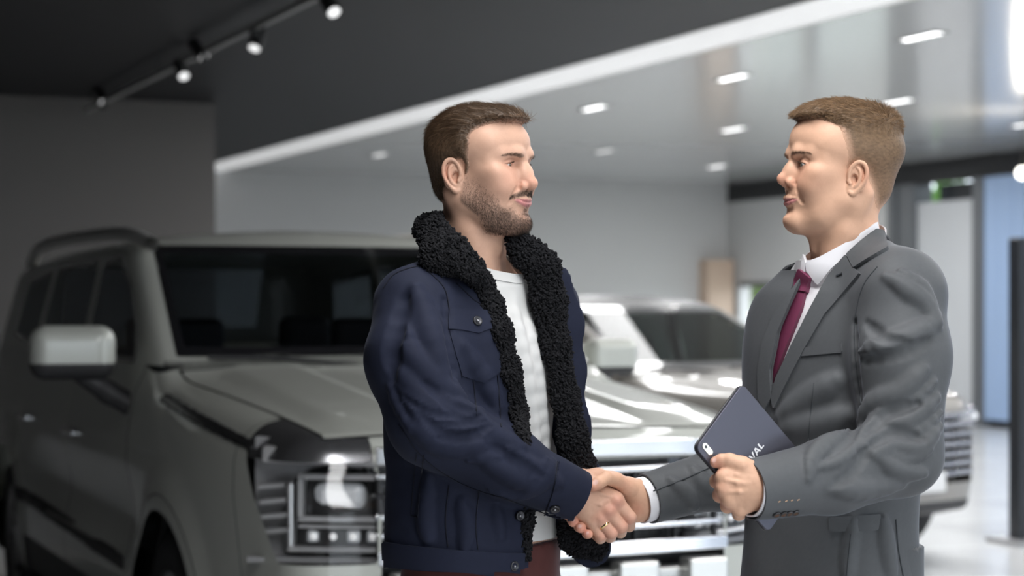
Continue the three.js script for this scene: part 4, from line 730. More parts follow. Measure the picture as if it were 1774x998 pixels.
const headA = {   // the man in the navy jacket
  top: 0.87, back: 0.83,
  matrix: headMatrix(828, 287, 3.4, 62 * D2R, 3 * D2R, 0), face: { smile: 3.5, nose: 6, lidU: 4.2, lidL: 3.2, chin: 2, lip: -1, ear: { x: 70, y: -22, z: 7, s: 0.95 } },
  skin: [0.60, 0.36, 0.258], iris: [0.16, 0.10, 0.06], gaze: [8 * D2R, 0], brow: [16.5, 4.2], browColor: [0.09, 0.055, 0.035],
  hairline: [[12, -22], [23, -14], [24, 10], [27, 36], [27, 58], [50, 78], [80, 86], [110, 92], [150, 210], [-170, 210], [-170, -60], [-70, -66], [-40, -64], [-22, -38], [-8, -4], [8, 4]],
  thick: (x, y, z) => lerp(7, 13 + 6 * smoothstep(z, 20, 75), smoothstep(y, 20, 92)), hairColor: [0.105, 0.064, 0.037], hairs: 13500, mess: 0.45, lift: 0.16,
  ramp: (x, y, z) => lerp(24, 11, smoothstep(z, 40, 80)), cover: (x, y, z, s) => smoothstep(s, -3, 9),
  wave: (x, y, z) => { const t = smoothstep(y, 40, 85); return t * (1.6 * n3(x * 0.11, y * 0.05, z * 0.03) + 1.2 * n3(x * 0.25 + 5, y * 0.1, z * 0.05)) + (1 - t) * 0.8 * n3(x * 0.3, y * 0.1, z * 0.2); },
  flow: (p, n, s) => { const t = smoothstep(p.y, 25, 80), e = (1 - smoothstep(s, 3, 14)) * smoothstep(p.y, 40, 60); return V3(0.25 * Math.sign(p.x) * t, lerp(-0.85, 0.25 * smoothstep(p.z, 20, 80), t) + e * 1.2, lerp(-0.45, -0.9, t)); }, len: (p) => lerp(9, 22, smoothstep(p.y, 20, 90)),
  beardCount: 190000, beardLen: 4.4, beardColor: [0.062, 0.041, 0.031],
};
const beardRegion = (x, y, z) => {
  const top = -16 - 0.62 * Math.max(0, z - 14) - (z > 55 ? (z - 55) * 0.35 : 0), low = -62 - Math.max(0, z - 8) * 0.8;
  let m = smoothstep(top - y, -9, 26) * smoothstep(z, 4, 16) * smoothstep(y - low, -6, 6);
  const chin = smoothstep(-74 - y, -3, 7) * smoothstep(z, 36, 58) * smoothstep(y, -122, -112);
  m = Math.max(m * lerp(0.72, 0.92, smoothstep(-y, 40, 80)), chin);
  const must = smoothstep(6 - 0.06 * x - Math.abs(y + 45.8 + 0.013 * x * x - 0.2 * x), -1, 3) * smoothstep(z, 72, 80) * (x < 36 ? 1 : 0);
  const bare = gauss((x - 17) ** 2 * 0.5 + (y + 75) ** 2, 6);
  m = Math.max(m * (1 - 0.9 * bare) * (z > 74 ? smoothstep(-y, 66, 74) : 1), must, 0.7 * gauss(x * x + (y + 78) ** 2 * 0.3, 5));
  return clamp(m, 0, 1);
};
headA.beardMask = Object.assign((x, y, z) => 0.62 * beardRegion(x, y, z) * (0.75 + 0.25 * n3(x * 0.3, y * 0.3, z * 0.3)), { c: [0.10, 0.07, 0.055] });
headA.beardHair = (x, y, z) => beardRegion(x, y, z) * (y < -68 || z > 74 ? 1 : 0.8);
const headB = {   // the man in the grey suit
  top: 0.96, back: 1,
  matrix: headMatrix(1459, 289, 3.4, -80 * D2R, 0 * D2R, 0), face: { smile: 2.2, nose: 0, fold: 0.3, lidU: 3.6, lidL: 3.0, lip: 0.8, ez: 73, ear: { x: 71, y: -25, z: 14, s: 0.95 } },
  skin: [0.66, 0.395, 0.27], iris: [0.14, 0.15, 0.13], gaze: [0, -10 * D2R], brow: [19, 4], browColor: [0.14, 0.09, 0.06],
  hairline: [[10, -16], [19, -10], [20, 14], [29, 44], [33, 64], [52, 78], [78, 84], [110, 90], [150, 210], [-170, 210], [-170, -66], [-80, -72], [-50, -78], [-30, -46], [-14, -16], [8, -4]],
  thick: (x, y, z) => lerp(1.6, 13 + 3 * smoothstep(z, 20, 80), smoothstep(y, 48, 98)) + 3.5 * smoothstep(-z, 30, 85) * smoothstep(y, -20, 40), hairColor: [0.20, 0.125, 0.07], hairs: 18000, mess: 0.4, lift: 0.2,
  ramp: (x, y, z) => lerp(26, 9, smoothstep(z, 30, 75)), cover: (x, y, z, s) => smoothstep(s, -3, lerp(22, 6, smoothstep(y, 55, 75))) * lerp(0.85, 1, smoothstep(y - z * 0.3, -30, 75)),
  wave: (x, y, z) => smoothstep(y, 60, 95) * (1.5 * n3(x * 0.15, y * 0.1, z * 0.06) + 1.1 * n3(x * 0.3 + 5, y * 0.2, z * 0.1)),
  flow: (p) => { const t = smoothstep(p.y, 48, 84); return V3(0.1 * Math.sign(p.x) * (1 - t), lerp(-0.8, 0.05, t), lerp(0.05, lerp(-0.5, 0.8, smoothstep(p.z, -95, -30)), t)); }, len: (p) => lerp(2.8, 14, smoothstep(p.y, 40, 92)),
};

// ------------------------------------------------------------------ hands, joints laid out at the photograph's pose
const J = (px, py, d, r) => { const p = pt(px, py, d); return [p.x, p.y, p.z, r * 0.001]; };
function handField(spec) {
  const f = new Field();
  for (const [k, list] of spec.mass) f.chain(list, k * 0.001);
  for (const [a, b] of spec.webs || []) f.cap(a, a[3], b, b[3], 0.008);
  const fingers = new Field(); let d0 = null;
  for (const list of spec.fingers) { const g = new Field().chain(list, 0.003); fingers.op(g.f, center(list), reach(list), 0.0012); }
  const all = spec.mass.flatMap((m) => m[1]).concat(spec.fingers.flat());
  f.op(fingers.f, center(all), reach(all), 0.006);
  for (const [k, list] of spec.over || []) f.chain(list, k * 0.001);
  for (const [k, list] of spec.cuts || []) f.chain(list, k * 0.001, true);
  return f;
}
function center(L) { const c = [0, 0, 0]; L.forEach((p) => { for (let i = 0; i < 3; i++) c[i] += p[i] / L.length; }); return c; }
function reach(L) { const c = center(L); return Math.max(...L.map((p) => Math.hypot(p[0] - c[0], p[1] - c[1], p[2] - c[2]) + (p[3] || 0))); }
function handGeo(spec, skin, lo, hi) {
  const f = handField(spec), all = spec.mass.flatMap((m) => m[1]).concat(spec.fingers.flat());
  const a = [0, 1, 2].map((i) => Math.min(...all.map((p) => p[i] - p[3])) - 0.01), b = [0, 1, 2].map((i) => Math.max(...all.map((p) => p[i] + p[3])) + 0.01);
  const fn = (x, y, z) => f.d(x, y, z) + 0.00022 * n3(x * 160, y * 160, z * 160);
  return colorize(mesh(fn, a, b, 0.0021), (x, y, z, o) => {
    let red = 0; for (const [p, s, w] of spec.red) red += w * gauss((x - p[0]) ** 2 + (y - p[1]) ** 2 + (z - p[2]) ** 2, s * 0.001);
    let nail = 0; for (const [p, s] of spec.nails) nail = Math.max(nail, smoothstep(s * 0.001 - Math.hypot(x - p[0], y - p[1], z - p[2]), 0, 0.0015));
    const n = 0.05 * fbm(x * 60, y * 60, z * 60) + 0.03 * n3(x * 300, y * 300, z * 300); red = Math.min(red, 1.2);
    o[0] = skin[0] * (1 + n) * (1 - 0.03 * red); o[1] = skin[1] * (1 + n * 1.3 - 0.24 * red); o[2] = skin[2] * (1 + n * 1.3 - 0.22 * red);
    o[0] = lerp(o[0], 0.72, nail * 0.8); o[1] = lerp(o[1], 0.47, nail * 0.8); o[2] = lerp(o[2], 0.42, nail * 0.8);
  });
}
const shakeA = {   // right hand of the man in the navy jacket, back of the hand to the camera
  mass: [
    [16, [J(930, 825, 3.28, 36), J(985, 848, 3.318, 31), J(1005, 854, 3.322, 27)]],
    [18, [J(1005, 838, 3.324, 20), J(1066, 866, 3.322, 15)]], [18, [J(1004, 850, 3.32, 21), J(1054, 884, 3.318, 15)]], [18, [J(1000, 860, 3.322, 21), J(1039, 896, 3.32, 14)]], [18, [J(997, 868, 3.326, 19), J(1025, 905, 3.324, 13)]],
    [10, [J(1069, 868, 3.308, 8)]], [10, [J(1056, 886, 3.304, 8)]], [10, [J(1040, 898, 3.307, 7)]], [10, [J(1027, 906, 3.312, 7)]],
    [5, [J(1020, 846, 3.304, 1.6), J(1042, 856, 3.303, 1.8), J(1056, 860, 3.305, 1.4)]], [5, [J(1018, 866, 3.302, 1.4), J(1040, 874, 3.301, 1.8), J(1052, 868, 3.304, 1.4)]],
    [16, [J(1000, 833, 3.335, 18), J(1035, 828, 3.348, 14), J(1062, 832, 3.362, 12), J(1090, 842, 3.385, 10)]],
  ],
  fingers: [
    [J(1066, 867, 3.318, 13), J(1091, 897, 3.317, 11.4), J(1090, 911, 3.345, 10.2), J(1070, 905, 3.372, 9)],
    [J(1053, 885, 3.314, 13), J(1076, 913, 3.312, 11.2), J(1075, 922, 3.340, 10), J(1056, 914, 3.366, 9)],
    [J(1038, 897, 3.316, 12.5), J(1059, 923, 3.311, 10.8), J(1057, 930, 3.337, 9.8), J(1040, 921, 3.36, 8.5)],
    [J(1026, 905, 3.32, 11), J(1041, 928, 3.316, 9.8), J(1040, 933, 3.338, 9), J(1028, 924, 3.356, 8)],
  ],
  nails: [], red: [[J(1070, 869, 3.305), 9, 0.8], [J(1056, 887, 3.30), 9, 0.8], [J(1040, 899, 3.303), 9, 0.6], [J(1092, 900, 3.31), 9, 0.6], [J(1078, 915, 3.305), 9, 0.6], [J(1060, 925, 3.305), 9, 0.6], [J(1042, 930, 3.31), 9, 0.6]],
};
const shakeB = {   // right hand of the man in the suit, thumb over the top, fingertips below
  mass: [
    [16, [J(1190, 848, 3.405, 34), J(1122, 866, 3.372, 29), J(1104, 866, 3.366, 26)]],
    [16, [J(1106, 852, 3.358, 21), J(1088, 846, 3.347, 20)]], [16, [J(1112, 880, 3.366, 20), J(1094, 884, 3.366, 18)]],
    [16, [J(1100, 858, 3.37, 16), J(1046, 850, 3.376, 13)]], [16, [J(1100, 866, 3.372, 16), J(1040, 868, 3.378, 13)]], [16, [J(1100, 876, 3.372, 16), J(1038, 886, 3.377, 12)]], [16, [J(1102, 884, 3.37, 15), J(1040, 902, 3.37, 11)]],
  ],
  fingers: [
    [J(1088, 845, 3.342, 16), J(1068, 832, 3.325, 13), J(1051, 828, 3.306, 11.6), J(1038, 836, 3.296, 10.6), J(1028, 842, 3.293, 9.4)],
    [J(1046, 850, 3.376, 12), J(1002, 866, 3.378, 10.5), J(984, 884, 3.352, 9.5), J(982, 892, 3.332, 8.5)],
    [J(1040, 868, 3.378, 12), J(1008, 888, 3.374, 10.5), J(992, 900, 3.345, 10), J(993, 903, 3.317, 9.8)],
    [J(1038, 886, 3.376, 11.5), J(1016, 904, 3.368, 10), J(1004, 912, 3.34, 9.6), J(1006, 914, 3.313, 9.4)],
    [J(1040, 902, 3.37, 10.5), J(1026, 918, 3.358, 9), J(1017, 924, 3.335, 8.6), J(1019, 925, 3.314, 8.4)],
  ],
  nails: [[J(1031, 835, 3.285), 5.6], [J(992, 899, 3.306), 5.6], [J(1004, 911, 3.302), 5.4], [J(1017, 923, 3.304), 4.6]],
  red: [[J(1028, 845, 3.287), 9, 0.9], [J(993, 905, 3.31), 9, 1], [J(1006, 916, 3.305), 9, 1], [J(1019, 927, 3.305), 9, 1], [J(982, 893, 3.32), 9, 1], [J(1106, 880, 3.345), 10, 0.6], [J(1082, 842, 3.325), 12, 0.4]],
};
const gripB = {   // left hand of the man in the suit around the tablet
  mass: [
    [16, [J(1370, 845, 3.10, 36), J(1318, 842, 3.073, 31), J(1300, 842, 3.068, 27)]],
    [18, [J(1298, 826, 3.064, 20), J(1258, 824, 3.052, 14)]], [18, [J(1298, 838, 3.062, 21), J(1256, 845, 3.05, 14.5)]], [18, [J(1300, 850, 3.064, 21), J(1266, 864, 3.054, 14)]], [18, [J(1302, 860, 3.068, 19), J(1282, 880, 3.064, 13)]],
    [8, [J(1250, 826, 3.046, 7)]], [8, [J(1251, 848, 3.043, 7)]], [8, [J(1261, 867, 3.047, 7)]], [8, [J(1279, 884, 3.057, 6)]],
    [5, [J(1298, 838, 3.038, 1.6), J(1276, 836, 3.034, 2), J(1258, 832, 3.037, 1.6)]], [5, [J(1300, 850, 3.040, 1.5), J(1280, 852, 3.034, 2), J(1262, 852, 3.037, 1.6)]], [5, [J(1296, 830, 3.044, 1.4), J(1275, 822, 3.040, 1.6)]],
  ],
  fingers: [
    [J(1300, 818, 3.062, 19), J(1285, 807, 3.054, 15), J(1264, 798, 3.053, 11.5), J(1250, 798, 3.056, 10.4), J(1240, 801, 3.058, 9.2)],
    [J(1256, 825, 3.054, 13), J(1242, 834, 3.076, 11.5), J(1252, 834, 3.105, 10), J(1275, 826, 3.115, 9)],
    [J(1255, 846, 3.053, 13), J(1247, 858, 3.078, 11.4), J(1262, 854, 3.108, 10), J(1288, 846, 3.118, 9)],
    [J(1265, 865, 3.056, 12.5), J(1260, 877, 3.080, 11), J(1275, 871, 3.112, 9.8), J(1298, 862, 3.122, 8.6)],
    [J(1281, 881, 3.066, 11.5), J(1280, 891, 3.084, 10), J(1294, 886, 3.113, 9), J(1312, 878, 3.123, 8)],
  ],
  nails: [[J(1236, 797, 3.049), 5.2]],
  red: [[J(1238, 803, 3.05), 9, 1], [J(1244, 836, 3.06), 10, 0.8], [J(1247, 860, 3.06), 10, 0.7], [J(1260, 879, 3.06), 10, 0.6], [J(1252, 846, 3.04), 8, 0.4]],
};

// ------------------------------------------------------------------ clothing helpers
// a trunk given by half widths and half depths along its height, in its own frame: s to the side that faces the camera, f forward
function trunk(cx, depth, fx, sx, prof, p = 2.3, lean = null) {
  const fz = Math.sqrt(1 - fx * fx), n = prof.length;
  const at = (y) => {   // Catmull-Rom through the table
    let i = 0; while (i < n - 2 && y > prof[i + 1][0]) i++;
    const A = prof[Math.max(0, i - 1)], Bq = prof[i], C = prof[i + 1], D = prof[Math.min(n - 1, i + 2)], h = C[0] - Bq[0], t = clamp((y - Bq[0]) / h, 0, 1), t2 = t * t, t3 = t2 * t;
    return [1, 2, 3, 4].map((c) => { const b = Bq[c] || 0, e = C[c] || 0, m0 = (e - (A[c] || 0)) / (C[0] - A[0]) * h, m1 = ((D[c] || 0) - b) / (D[0] - Bq[0]) * h; return (2 * t3 - 3 * t2 + 1) * b + (t3 - 2 * t2 + t) * m0 + (-2 * t3 + 3 * t2) * e + (t3 - t2) * m1; });
  };
  const local = (x, y, z) => { const X = x - cx, Z = z + depth; return [X * sx[0] + Z * sx[1], X * fx + Z * fz]; };
  const world = (s, y, f) => V3(cx + s * sx[0] + f * fx, y, -depth + s * sx[1] + f * fz);
  const fn = (x, y, z, grow = 0) => {
    const X = x - cx, Z = z + depth, [a, b, cf, cs] = at(y), s = Math.abs((X * sx[0] + Z * sx[1] - cs) / (a + grow)), f = Math.abs((X * fx + Z * fz - cf) / (b + grow));
    const k = Math.pow(Math.pow(s, p) + Math.pow(f, p), 1 / p);
    return Math.max((k - 1) * Math.min(a, b), prof[0][0] - y, y - prof[n - 1][0]) * 0.9;
  };
  return { fn, world, local, at };
}
function flatCap(field, a, ra, b, rb, n, k, squash = 2) {
  const bx = b.x - a.x, by = b.y - a.y, bz = b.z - a.z, bn = bx * n.x + by * n.y + bz * n.z, q = squash - 1, Bx = bx + n.x * bn * q, By = by + n.y * bn * q, Bz = bz + n.z * bn * q, l2 = Bx * Bx + By * By + Bz * Bz || 1e-12;
  field.op((x, y, z) => {
    x -= a.x; y -= a.y; z -= a.z; const w = (x * n.x + y * n.y + z * n.z) * q; x += n.x * w; y += n.y * w; z += n.z * w;
    const t = clamp((x * Bx + y * By + z * Bz) / l2, 0, 1), X = x - Bx * t, Y = y - By * t, Z = z - Bz * t;
    return (Math.sqrt(X * X + Y * Y + Z * Z) - lerp(ra, rb, t)) * 0.6;
  }, [a.x + bx / 2, a.y + by / 2, a.z + bz / 2], Math.hypot(bx, by, bz) / 2 + Math.max(ra, rb), k);
}
// curly pile: a lumpy core with curls scattered over it
const curl = (() => { const g = new THREE.IcosahedronGeometry(1, 0); g.deleteAttribute('uv'); g.setAttribute('normal', g.attributes.position.clone()); return g; })();
function sherpa(fn, lo, hi, count, r0 = 0.0042, color = [0.016, 0.016, 0.018]) {
  const core = mesh((x, y, z) => fn(x, y, z) + 0.002 * n3(x * 120, y * 120, z * 120), lo, hi, 0.004);
  const list = [core.toNonIndexed()], cp = curl.attributes.position.array, P = [], Nn = [], v = V3(), q = new THREE.Quaternion(), m = new THREE.Matrix4(), g0 = curl;
  scatter(core, count, (p, n) => {
    if (n.z < -0.55 && rnd() < 0.6) return;
    const r = r0 * (0.7 + 0.7 * rnd()); q.setFromUnitVectors(V3(0, 0, 1), V3(rnd() - 0.5, rnd() - 0.5, rnd() - 0.5).normalize());
    m.compose(p.addScaledVector(n, r * 0.35), q, V3(r * 0.62, r * 0.62, r * 1.5));
    const g = curl.clone().applyMatrix4(m); P.push(...g.attributes.position.array); Nn.push(...g.attributes.normal.array);
  });
  const c = new THREE.BufferGeometry(); c.setAttribute('position', new THREE.BufferAttribute(new Float32Array(P), 3)); c.setAttribute('normal', new THREE.BufferAttribute(new Float32Array(Nn), 3));
  const out = mergeGeometries([list[0], c]);
  return colorize(out, (x, y, z, o) => { const k = 0.7 + 0.9 * Math.max(0, 0.5 + n3(x * 220, y * 220, z * 220)); o[0] = color[0] * k; o[1] = color[1] * k; o[2] = color[2] * k; });
}
const cloth = (rgb, rough = 0.85, sheen = 0.3) => new THREE.MeshPhysicalMaterial({ color: new THREE.Color().setRGB(...rgb), roughness: rough, side: THREE.DoubleSide, sheen, sheenRoughness: 0.6, sheenColor: new THREE.Color(0.8, 0.85, 1), specularIntensity: 0.4, vertexColors: true });
const weave = (geo, amt = 0.12, sc = 1) => colorize(geo, (x, y, z, o) => { const k = 1 + amt * (0.6 * n3(x * 18 * sc, y * 18 * sc, z * 18 * sc) + 0.7 * n3(x * 240, y * 420, z * 240)); o[0] = o[1] = o[2] = k; });
const plain = (geo) => colorize(geo, (x, y, z, o) => { o[0] = o[1] = o[2] = 1; });
function button(fn, px, py, r, th = 0.003, holes = true) {
  const h = hit(fn, px, py), g = [0, 0, 0, 0]; grad(fn, h.x, h.y, h.z, 0.006, g);
  const prof = [[0, th * 0.6], [r * 0.55, th * 0.6], [r * 0.7, th], [r * 0.92, th], [r, th * 0.6], [r, 0], [0, 0]].map(([a, b]) => new THREE.Vector2(a, b));
  const b = new THREE.LatheGeometry(prof.reverse(), 22), q = new THREE.Quaternion().setFromUnitVectors(V3(0, 1, 0), V3(g[0], g[1], g[2]));
  const parts = [b]; for (const [x, z] of holes ? [[1, 1], [-1, 1], [1, -1], [-1, -1]] : []) parts.push(new THREE.CylinderGeometry(r * 0.1, r * 0.1, th * 0.1, 6).translate(x * r * 0.22, th * 0.66, z * r * 0.22));
  return { geo: b.applyQuaternion(q).translate(h.x, h.y, h.z), hole: holes ? merge(parts.slice(1)).applyQuaternion(q).translate(h.x, h.y, h.z) : null, at: h, n: V3(g[0], g[1], g[2]) };
}
const inPix = (P) => (x, y, z) => { const d = -z; return polyd(P, W / 2 + x / d * F, HZ - (y - CAMY) / d * F); };
// cut an opening into a garment on the side that faces the camera
function openFront(geo, P, keep = () => false, nzMin = -0.15) { const s = inPix(P), n = geo.attributes.normal.array; return clip(geo, (x, y, z, i) => n[i * 3 + 2] < nzMin || keep(x, y, z) ? 1 : s(x, y, z)); }
function plane(a, b) { const n = b.clone().sub(a).normalize(); return (x, y, z) => (x - b.x) * n.x + (y - b.y) * n.y + (z - b.z) * n.z; }   // > 0 past b

// ------------------------------------------------------------------ the man in the navy jacket
const skinM = skinMat(), hairM = new THREE.MeshPhysicalMaterial({ vertexColors: true, roughness: 0.5, specularIntensity: 0.6, side: THREE.DoubleSide }), eyeM = new THREE.MeshPhysicalMaterial({ vertexColors: true, roughness: 0.12, clearcoat: 1 });
const vec = (a) => V3(a[0], a[1], a[2]);
function shoe(foot, dir) {   // foot: ankle x,z; dir: unit [x,z]
  const f = new Field(), at = (l, s, y, r) => [foot[0] + dir[0] * l - dir[1] * s, y, foot[1] + dir[1] * l + dir[0] * s, r];
  f.chain([at(-0.06, 0, 0.05, 0.042), at(0.0, 0, 0.055, 0.048), at(0.1, 0, 0.045, 0.046), at(0.19, 0, 0.035, 0.035)], 0.03); f.cap(at(0, 0, 0.06, 0), 0.045, at(-0.005, 0, 0.13, 0), 0.05, 0.03);
  const fn = (x, y, z) => smax(f.d(x, y, z), 0.0 - y, 0.006); const c = at(0.06, 0, 0.08, 0);
  return mesh(fn, [c[0] - 0.26, -0.01, c[2] - 0.26], [c[0] + 0.26, 0.2, c[2] + 0.26], 0.007);
}
function legs(field, T, hipY, wide, r) {
  const out = [];
  for (const s of [1, -1]) { const h = T.world(s * 0.095, hipY, -0.01), k = T.world(s * 0.11, 0.52, 0.015), a = T.world(s * 0.115, 0.07, -0.03); field.cap(h, r[0], k, r[1], 0.05); field.cap(k, r[1], a, r[2], 0.03); out.push(a); }
  return out;
}
const TA = trunk(-0.052, 3.42, 0.766, [-0.643, 0.766], [[1.062, 0.186, 0.136], [1.10, 0.19, 0.138], [1.2, 0.186, 0.134], [1.3, 0.19, 0.138], [1.4, 0.196, 0.142], [1.47, 0.185, 0.13], [1.525, 0.152, 0.105, -0.005], [1.565, 0.115, 0.088, -0.01], [1.605, 0.078, 0.076, -0.012], [1.66, 0.062, 0.064, -0.01]]);
{
  const man = thing('person', 'bearded man in a navy jacket with black fleece collar shaking hands', 'person', [-0.052, 0, -3.42]);
  const P = new THREE.Group(); const add = (name, geo, m, parent = man) => { const o = put(name, geo.translate(0.052, 0, 3.42), m, parent); return o; };
  console.log('A head');
  const h = buildHead(headA), hand = handGeo(shakeA, headA.skin);
  // body under the clothes
  const bodyF = new Field();
  bodyF.op((x, y, z) => TA.fn(x, y, z, -0.035), TA.world(0, 1.35, 0).toArray(), 0.5);
  const sh = J(732, 548, 3.31, 44), el = J(738, 738, 3.205, 42), wr = J(985, 848, 3.318, 30);
  bodyF.chain([sh, el, wr], 0.02); const shL = TA.world(-0.175, 1.515, -0.01), elL = TA.world(-0.225, 1.25, -0.15), wrL = TA.world(-0.2, 1.01, -0.15);
  bodyF.chain([[...shL, 0.05], [...elL, 0.042], [...wrL, 0.03], [...TA.world(-0.2, 0.93, -0.13), 0.034]], 0.02);
  bodyF.ell(TA.world(0, 0.99, -0.01).toArray(), [0.095, 0.11, 0.095], 0.04);
  legs(bodyF, TA, 0.93, 0, [0.06, 0.048, 0.038]);
  const under = colorize(mesh(bodyF.f, [-0.4, 0, -3.8], [0.35, 1.62, -3.0], 0.016), (x, y, z, o) => { o[0] = headA.skin[0]; o[1] = headA.skin[1]; o[2] = headA.skin[2]; });
  // hidden left hand: palm and five fingers hanging down
  const hl = TA.world(-0.2, 0.93, 0.02 - 0.15), fin = (s, f, L, r) => [[...TA.world(-0.2 + s, 0.90, 0.02 + f - 0.15), r], [...TA.world(-0.2 + s, 0.90 - L * 0.55, 0.026 + f * 1.15 - 0.15), r * 0.95], [...TA.world(-0.2 + s + 0.012, 0.90 - L, 0.03 + f * 1.1 - 0.15), r * 0.8]];
  const leftSpec = { mass: [[18, [[...TA.world(-0.2, 1.0, 0.005 - 0.15), 0.029], [...hl, 0.026]]], [16, [[...TA.world(-0.2, 0.95, 0.045 - 0.15), 0.02], [...TA.world(-0.2, 0.90, -0.012 - 0.15), 0.02]]]], fingers: [[[...TA.world(-0.195, 0.95, 0.05 - 0.15), 0.015], [...TA.world(-0.19, 0.915, 0.072 - 0.15), 0.012], [...TA.world(-0.185, 0.88, 0.076 - 0.15), 0.009]], fin(0, 0.033, 0.085, 0.0095), fin(0, 0.012, 0.095, 0.0098), fin(0, -0.01, 0.088, 0.0093), fin(0, -0.03, 0.07, 0.0083)], nails: [], red: [] };
  const body = add('body', mergeGeometries([h.skin, hand, handGeo(leftSpec, headA.skin), under]), skinM);
  body.userData.label = 'head, neck and hands';
  add('hair', h.hair, hairM).userData.label = 'short brown combed back hair';
  add('beard', h.beard, hairM).userData.label = 'short dark brown full beard';
  h.brows.forEach((b) => add('eyebrow', b, hairM)); h.lashes.forEach((b) => add('eyelashes', b, hairM));
  h.eyes.forEach((e) => add('eye', e, eyeM));
  // t-shirt
  console.log('A clothes');
  const shirtBase = (x, y, z) => TA.fn(x, y, z, -0.022) + 0.002 * n3(x * 14, y * 3, z * 14) + 0.0008 * n3(x * 30, y * 5, z * 30);
  const shirtF = new Field().op(shirtBase, TA.world(0, 1.3, 0).toArray(), 0.6);
  shirtF.cap(TA.world(0, 1.62, 0.005), 0.062, TA.world(0, 1.54, 0.005), 0.085, 0.03);
  folds(shirtF, shirtBase, [[[[885, 520], [905, 600], [922, 700], [930, 790]], 0.010, 0.03, 0.003], [[[915, 560], [930, 640], [942, 720], [948, 800]], 0.008, 0.026, 0.003]]);
  const neckHole = plane(TA.world(0, 1.3, -0.08), TA.world(0, 1.582, 0.03));
  const tee = clip(mesh(shirtF.f, [-0.28, 1.05, -3.7], [0.2, 1.66, -3.15], 0.0045), (x, y, z) => Math.min(y - 1.105, -neckHole(x, y, z)));
  const band = plain(solid(clip(tee, (x, y, z) => neckHole(x, y, z) + 0.013), 0.0022, 0));
  add('t_shirt', plain(tee), cloth([0.6, 0.595, 0.585], 0.9, 0.05)).userData.label = 'white crew neck t-shirt';
  add('neckline', band, cloth([0.58, 0.575, 0.565], 0.9, 0.05)).userData.label = 'ribbed white neckline';
  // jacket
  const jBase = new Field();
  jBase.op((x, y, z) => TA.fn(x, y, z), TA.world(0, 1.3, 0).toArray(), 0.6);
  const S1 = J(724, 540, 3.285, 63), S2 = J(714, 622, 3.24, 67), E1 = J(740, 735, 3.205, 60), W1 = J(880, 800, 3.25, 53), W2 = J(1003, 860, 3.318, 44);
  jBase.chain([S1, S2, E1], 0.05); jBase.chain([E1, W1, W2], 0.03);
  jBase.cap(J(716, 524, 3.30, 0), 0.05, J(800, 490, 3.37, 0), 0.05, 0.06);
  jBase.chain([[...TA.world(-0.17, 1.505, -0.005), 0.068], [...TA.world(-0.224, 1.25, -0.15), 0.06]], 0.05); jBase.chain([[...TA.world(-0.224, 1.25, -0.15), 0.06], [...TA.world(-0.2, 1.02, -0.15), 0.046]], 0.03);
  const jb = (x, y, z) => jBase.d(x, y, z), jF = new Field().op((x, y, z) => jb(x, y, z) + 0.0022 * n3(x * 11, y * 11, z * 11) + 0.001 * n3(x * 30, y * 30, z * 30), TA.world(0, 1.3, 0).toArray(), 0.75);
  folds(jF, jb, [
    [[[700, 600], [745, 650], [800, 690]], 0.016, 0.03, 0.008], [[[690, 640], [735, 690], [800, 715], [845, 712]], 0.016, 0.026, 0.009], [[[705, 690], [760, 735], [825, 742]], 0.015, 0.026, 0.008],
    [[[715, 740], [775, 775], [840, 770]], 0.014, 0.028, 0.007], [[[660, 560], [690, 640], [705, 700]], 0.014, 0.03, 0.006], [[[720, 500], [745, 570], [765, 640]], 0.014, 0.03, 0.007],
    [[[790, 700], [850, 745], [905, 775]], 0.013, 0.024, 0.007], [[[830, 790], [885, 825], [935, 845]], 0.012, 0.024, 0.006], [[[880, 780], [930, 815], [965, 838]], 0.011, 0.022, 0.005], [[[905, 855], [940, 830], [958, 800]], 0.010, 0.02, 0.005],
    [[[735, 665], [790, 705], [820, 712]], -0.008, 0.014, 0.003], [[[725, 715], [775, 752], [830, 756]], -0.008, 0.014, 0.003], [[[760, 690], [805, 728], [860, 730]], -0.007, 0.012, 0.003], [[[845, 770], [900, 800], [940, 825]], -0.007, 0.014, 0.003],
    [[[690, 775], [698, 840], [690, 910]], 0.010, 0.03, 0.005], [[[742, 830], [735, 900], [742, 935]], 0.008, 0.024, 0.004], [[[800, 870], [810, 915], [805, 950]], 0.009, 0.024, 0.004], [[[860, 880], [868, 930]], 0.008, 0.02, 0.004],
    [[[700, 520], [680, 600], [672, 660]], -0.010, 0.03, 0.003], [[[770, 520], [780, 600], [790, 660]], -0.008, 0.016, 0.003],
    [[[800, 600], [850, 680], [880, 760]], 0.008, 0.03, 0.004],
    [[[688, 666], [723, 688], [776, 710], [815, 717]], 0.007, 0.014, 0.006], [[[735, 722], [776, 728], [815, 719]], 0.007, 0.013, 0.006], [[[752, 747], [802, 743], [842, 728]], 0.008, 0.014, 0.006], [[[745, 776], [802, 768], [848, 747]], 0.007, 0.014, 0.005], [[[812, 797], [864, 787], [905, 770]], 0.007, 0.014, 0.005],
    [[[850, 850], [900, 860], [940, 842], [954, 805]], 0.007, 0.014, 0.005], [[[890, 842], [925, 826], [946, 795]], 0.006, 0.012, 0.005], [[[668, 620], [684, 690], [712, 745]], 0.007, 0.016, 0.005], [[[700, 560], [722, 620], [755, 668]], 0.007, 0.016, 0.005], [[[745, 560], [765, 625], [795, 680]], 0.007, 0.014, 0.005], [[[660, 540], [672, 600]], 0.006, 0.014, 0.004],
    [[[762, 736], [805, 734], [835, 720]], -0.006, 0.010, 0.003], [[[700, 690], [745, 716], [790, 722]], -0.006, 0.010, 0.003], [[[760, 760], [810, 756], [850, 738]], -0.006, 0.010, 0.003],
  ]);
  const jf = jF.f;
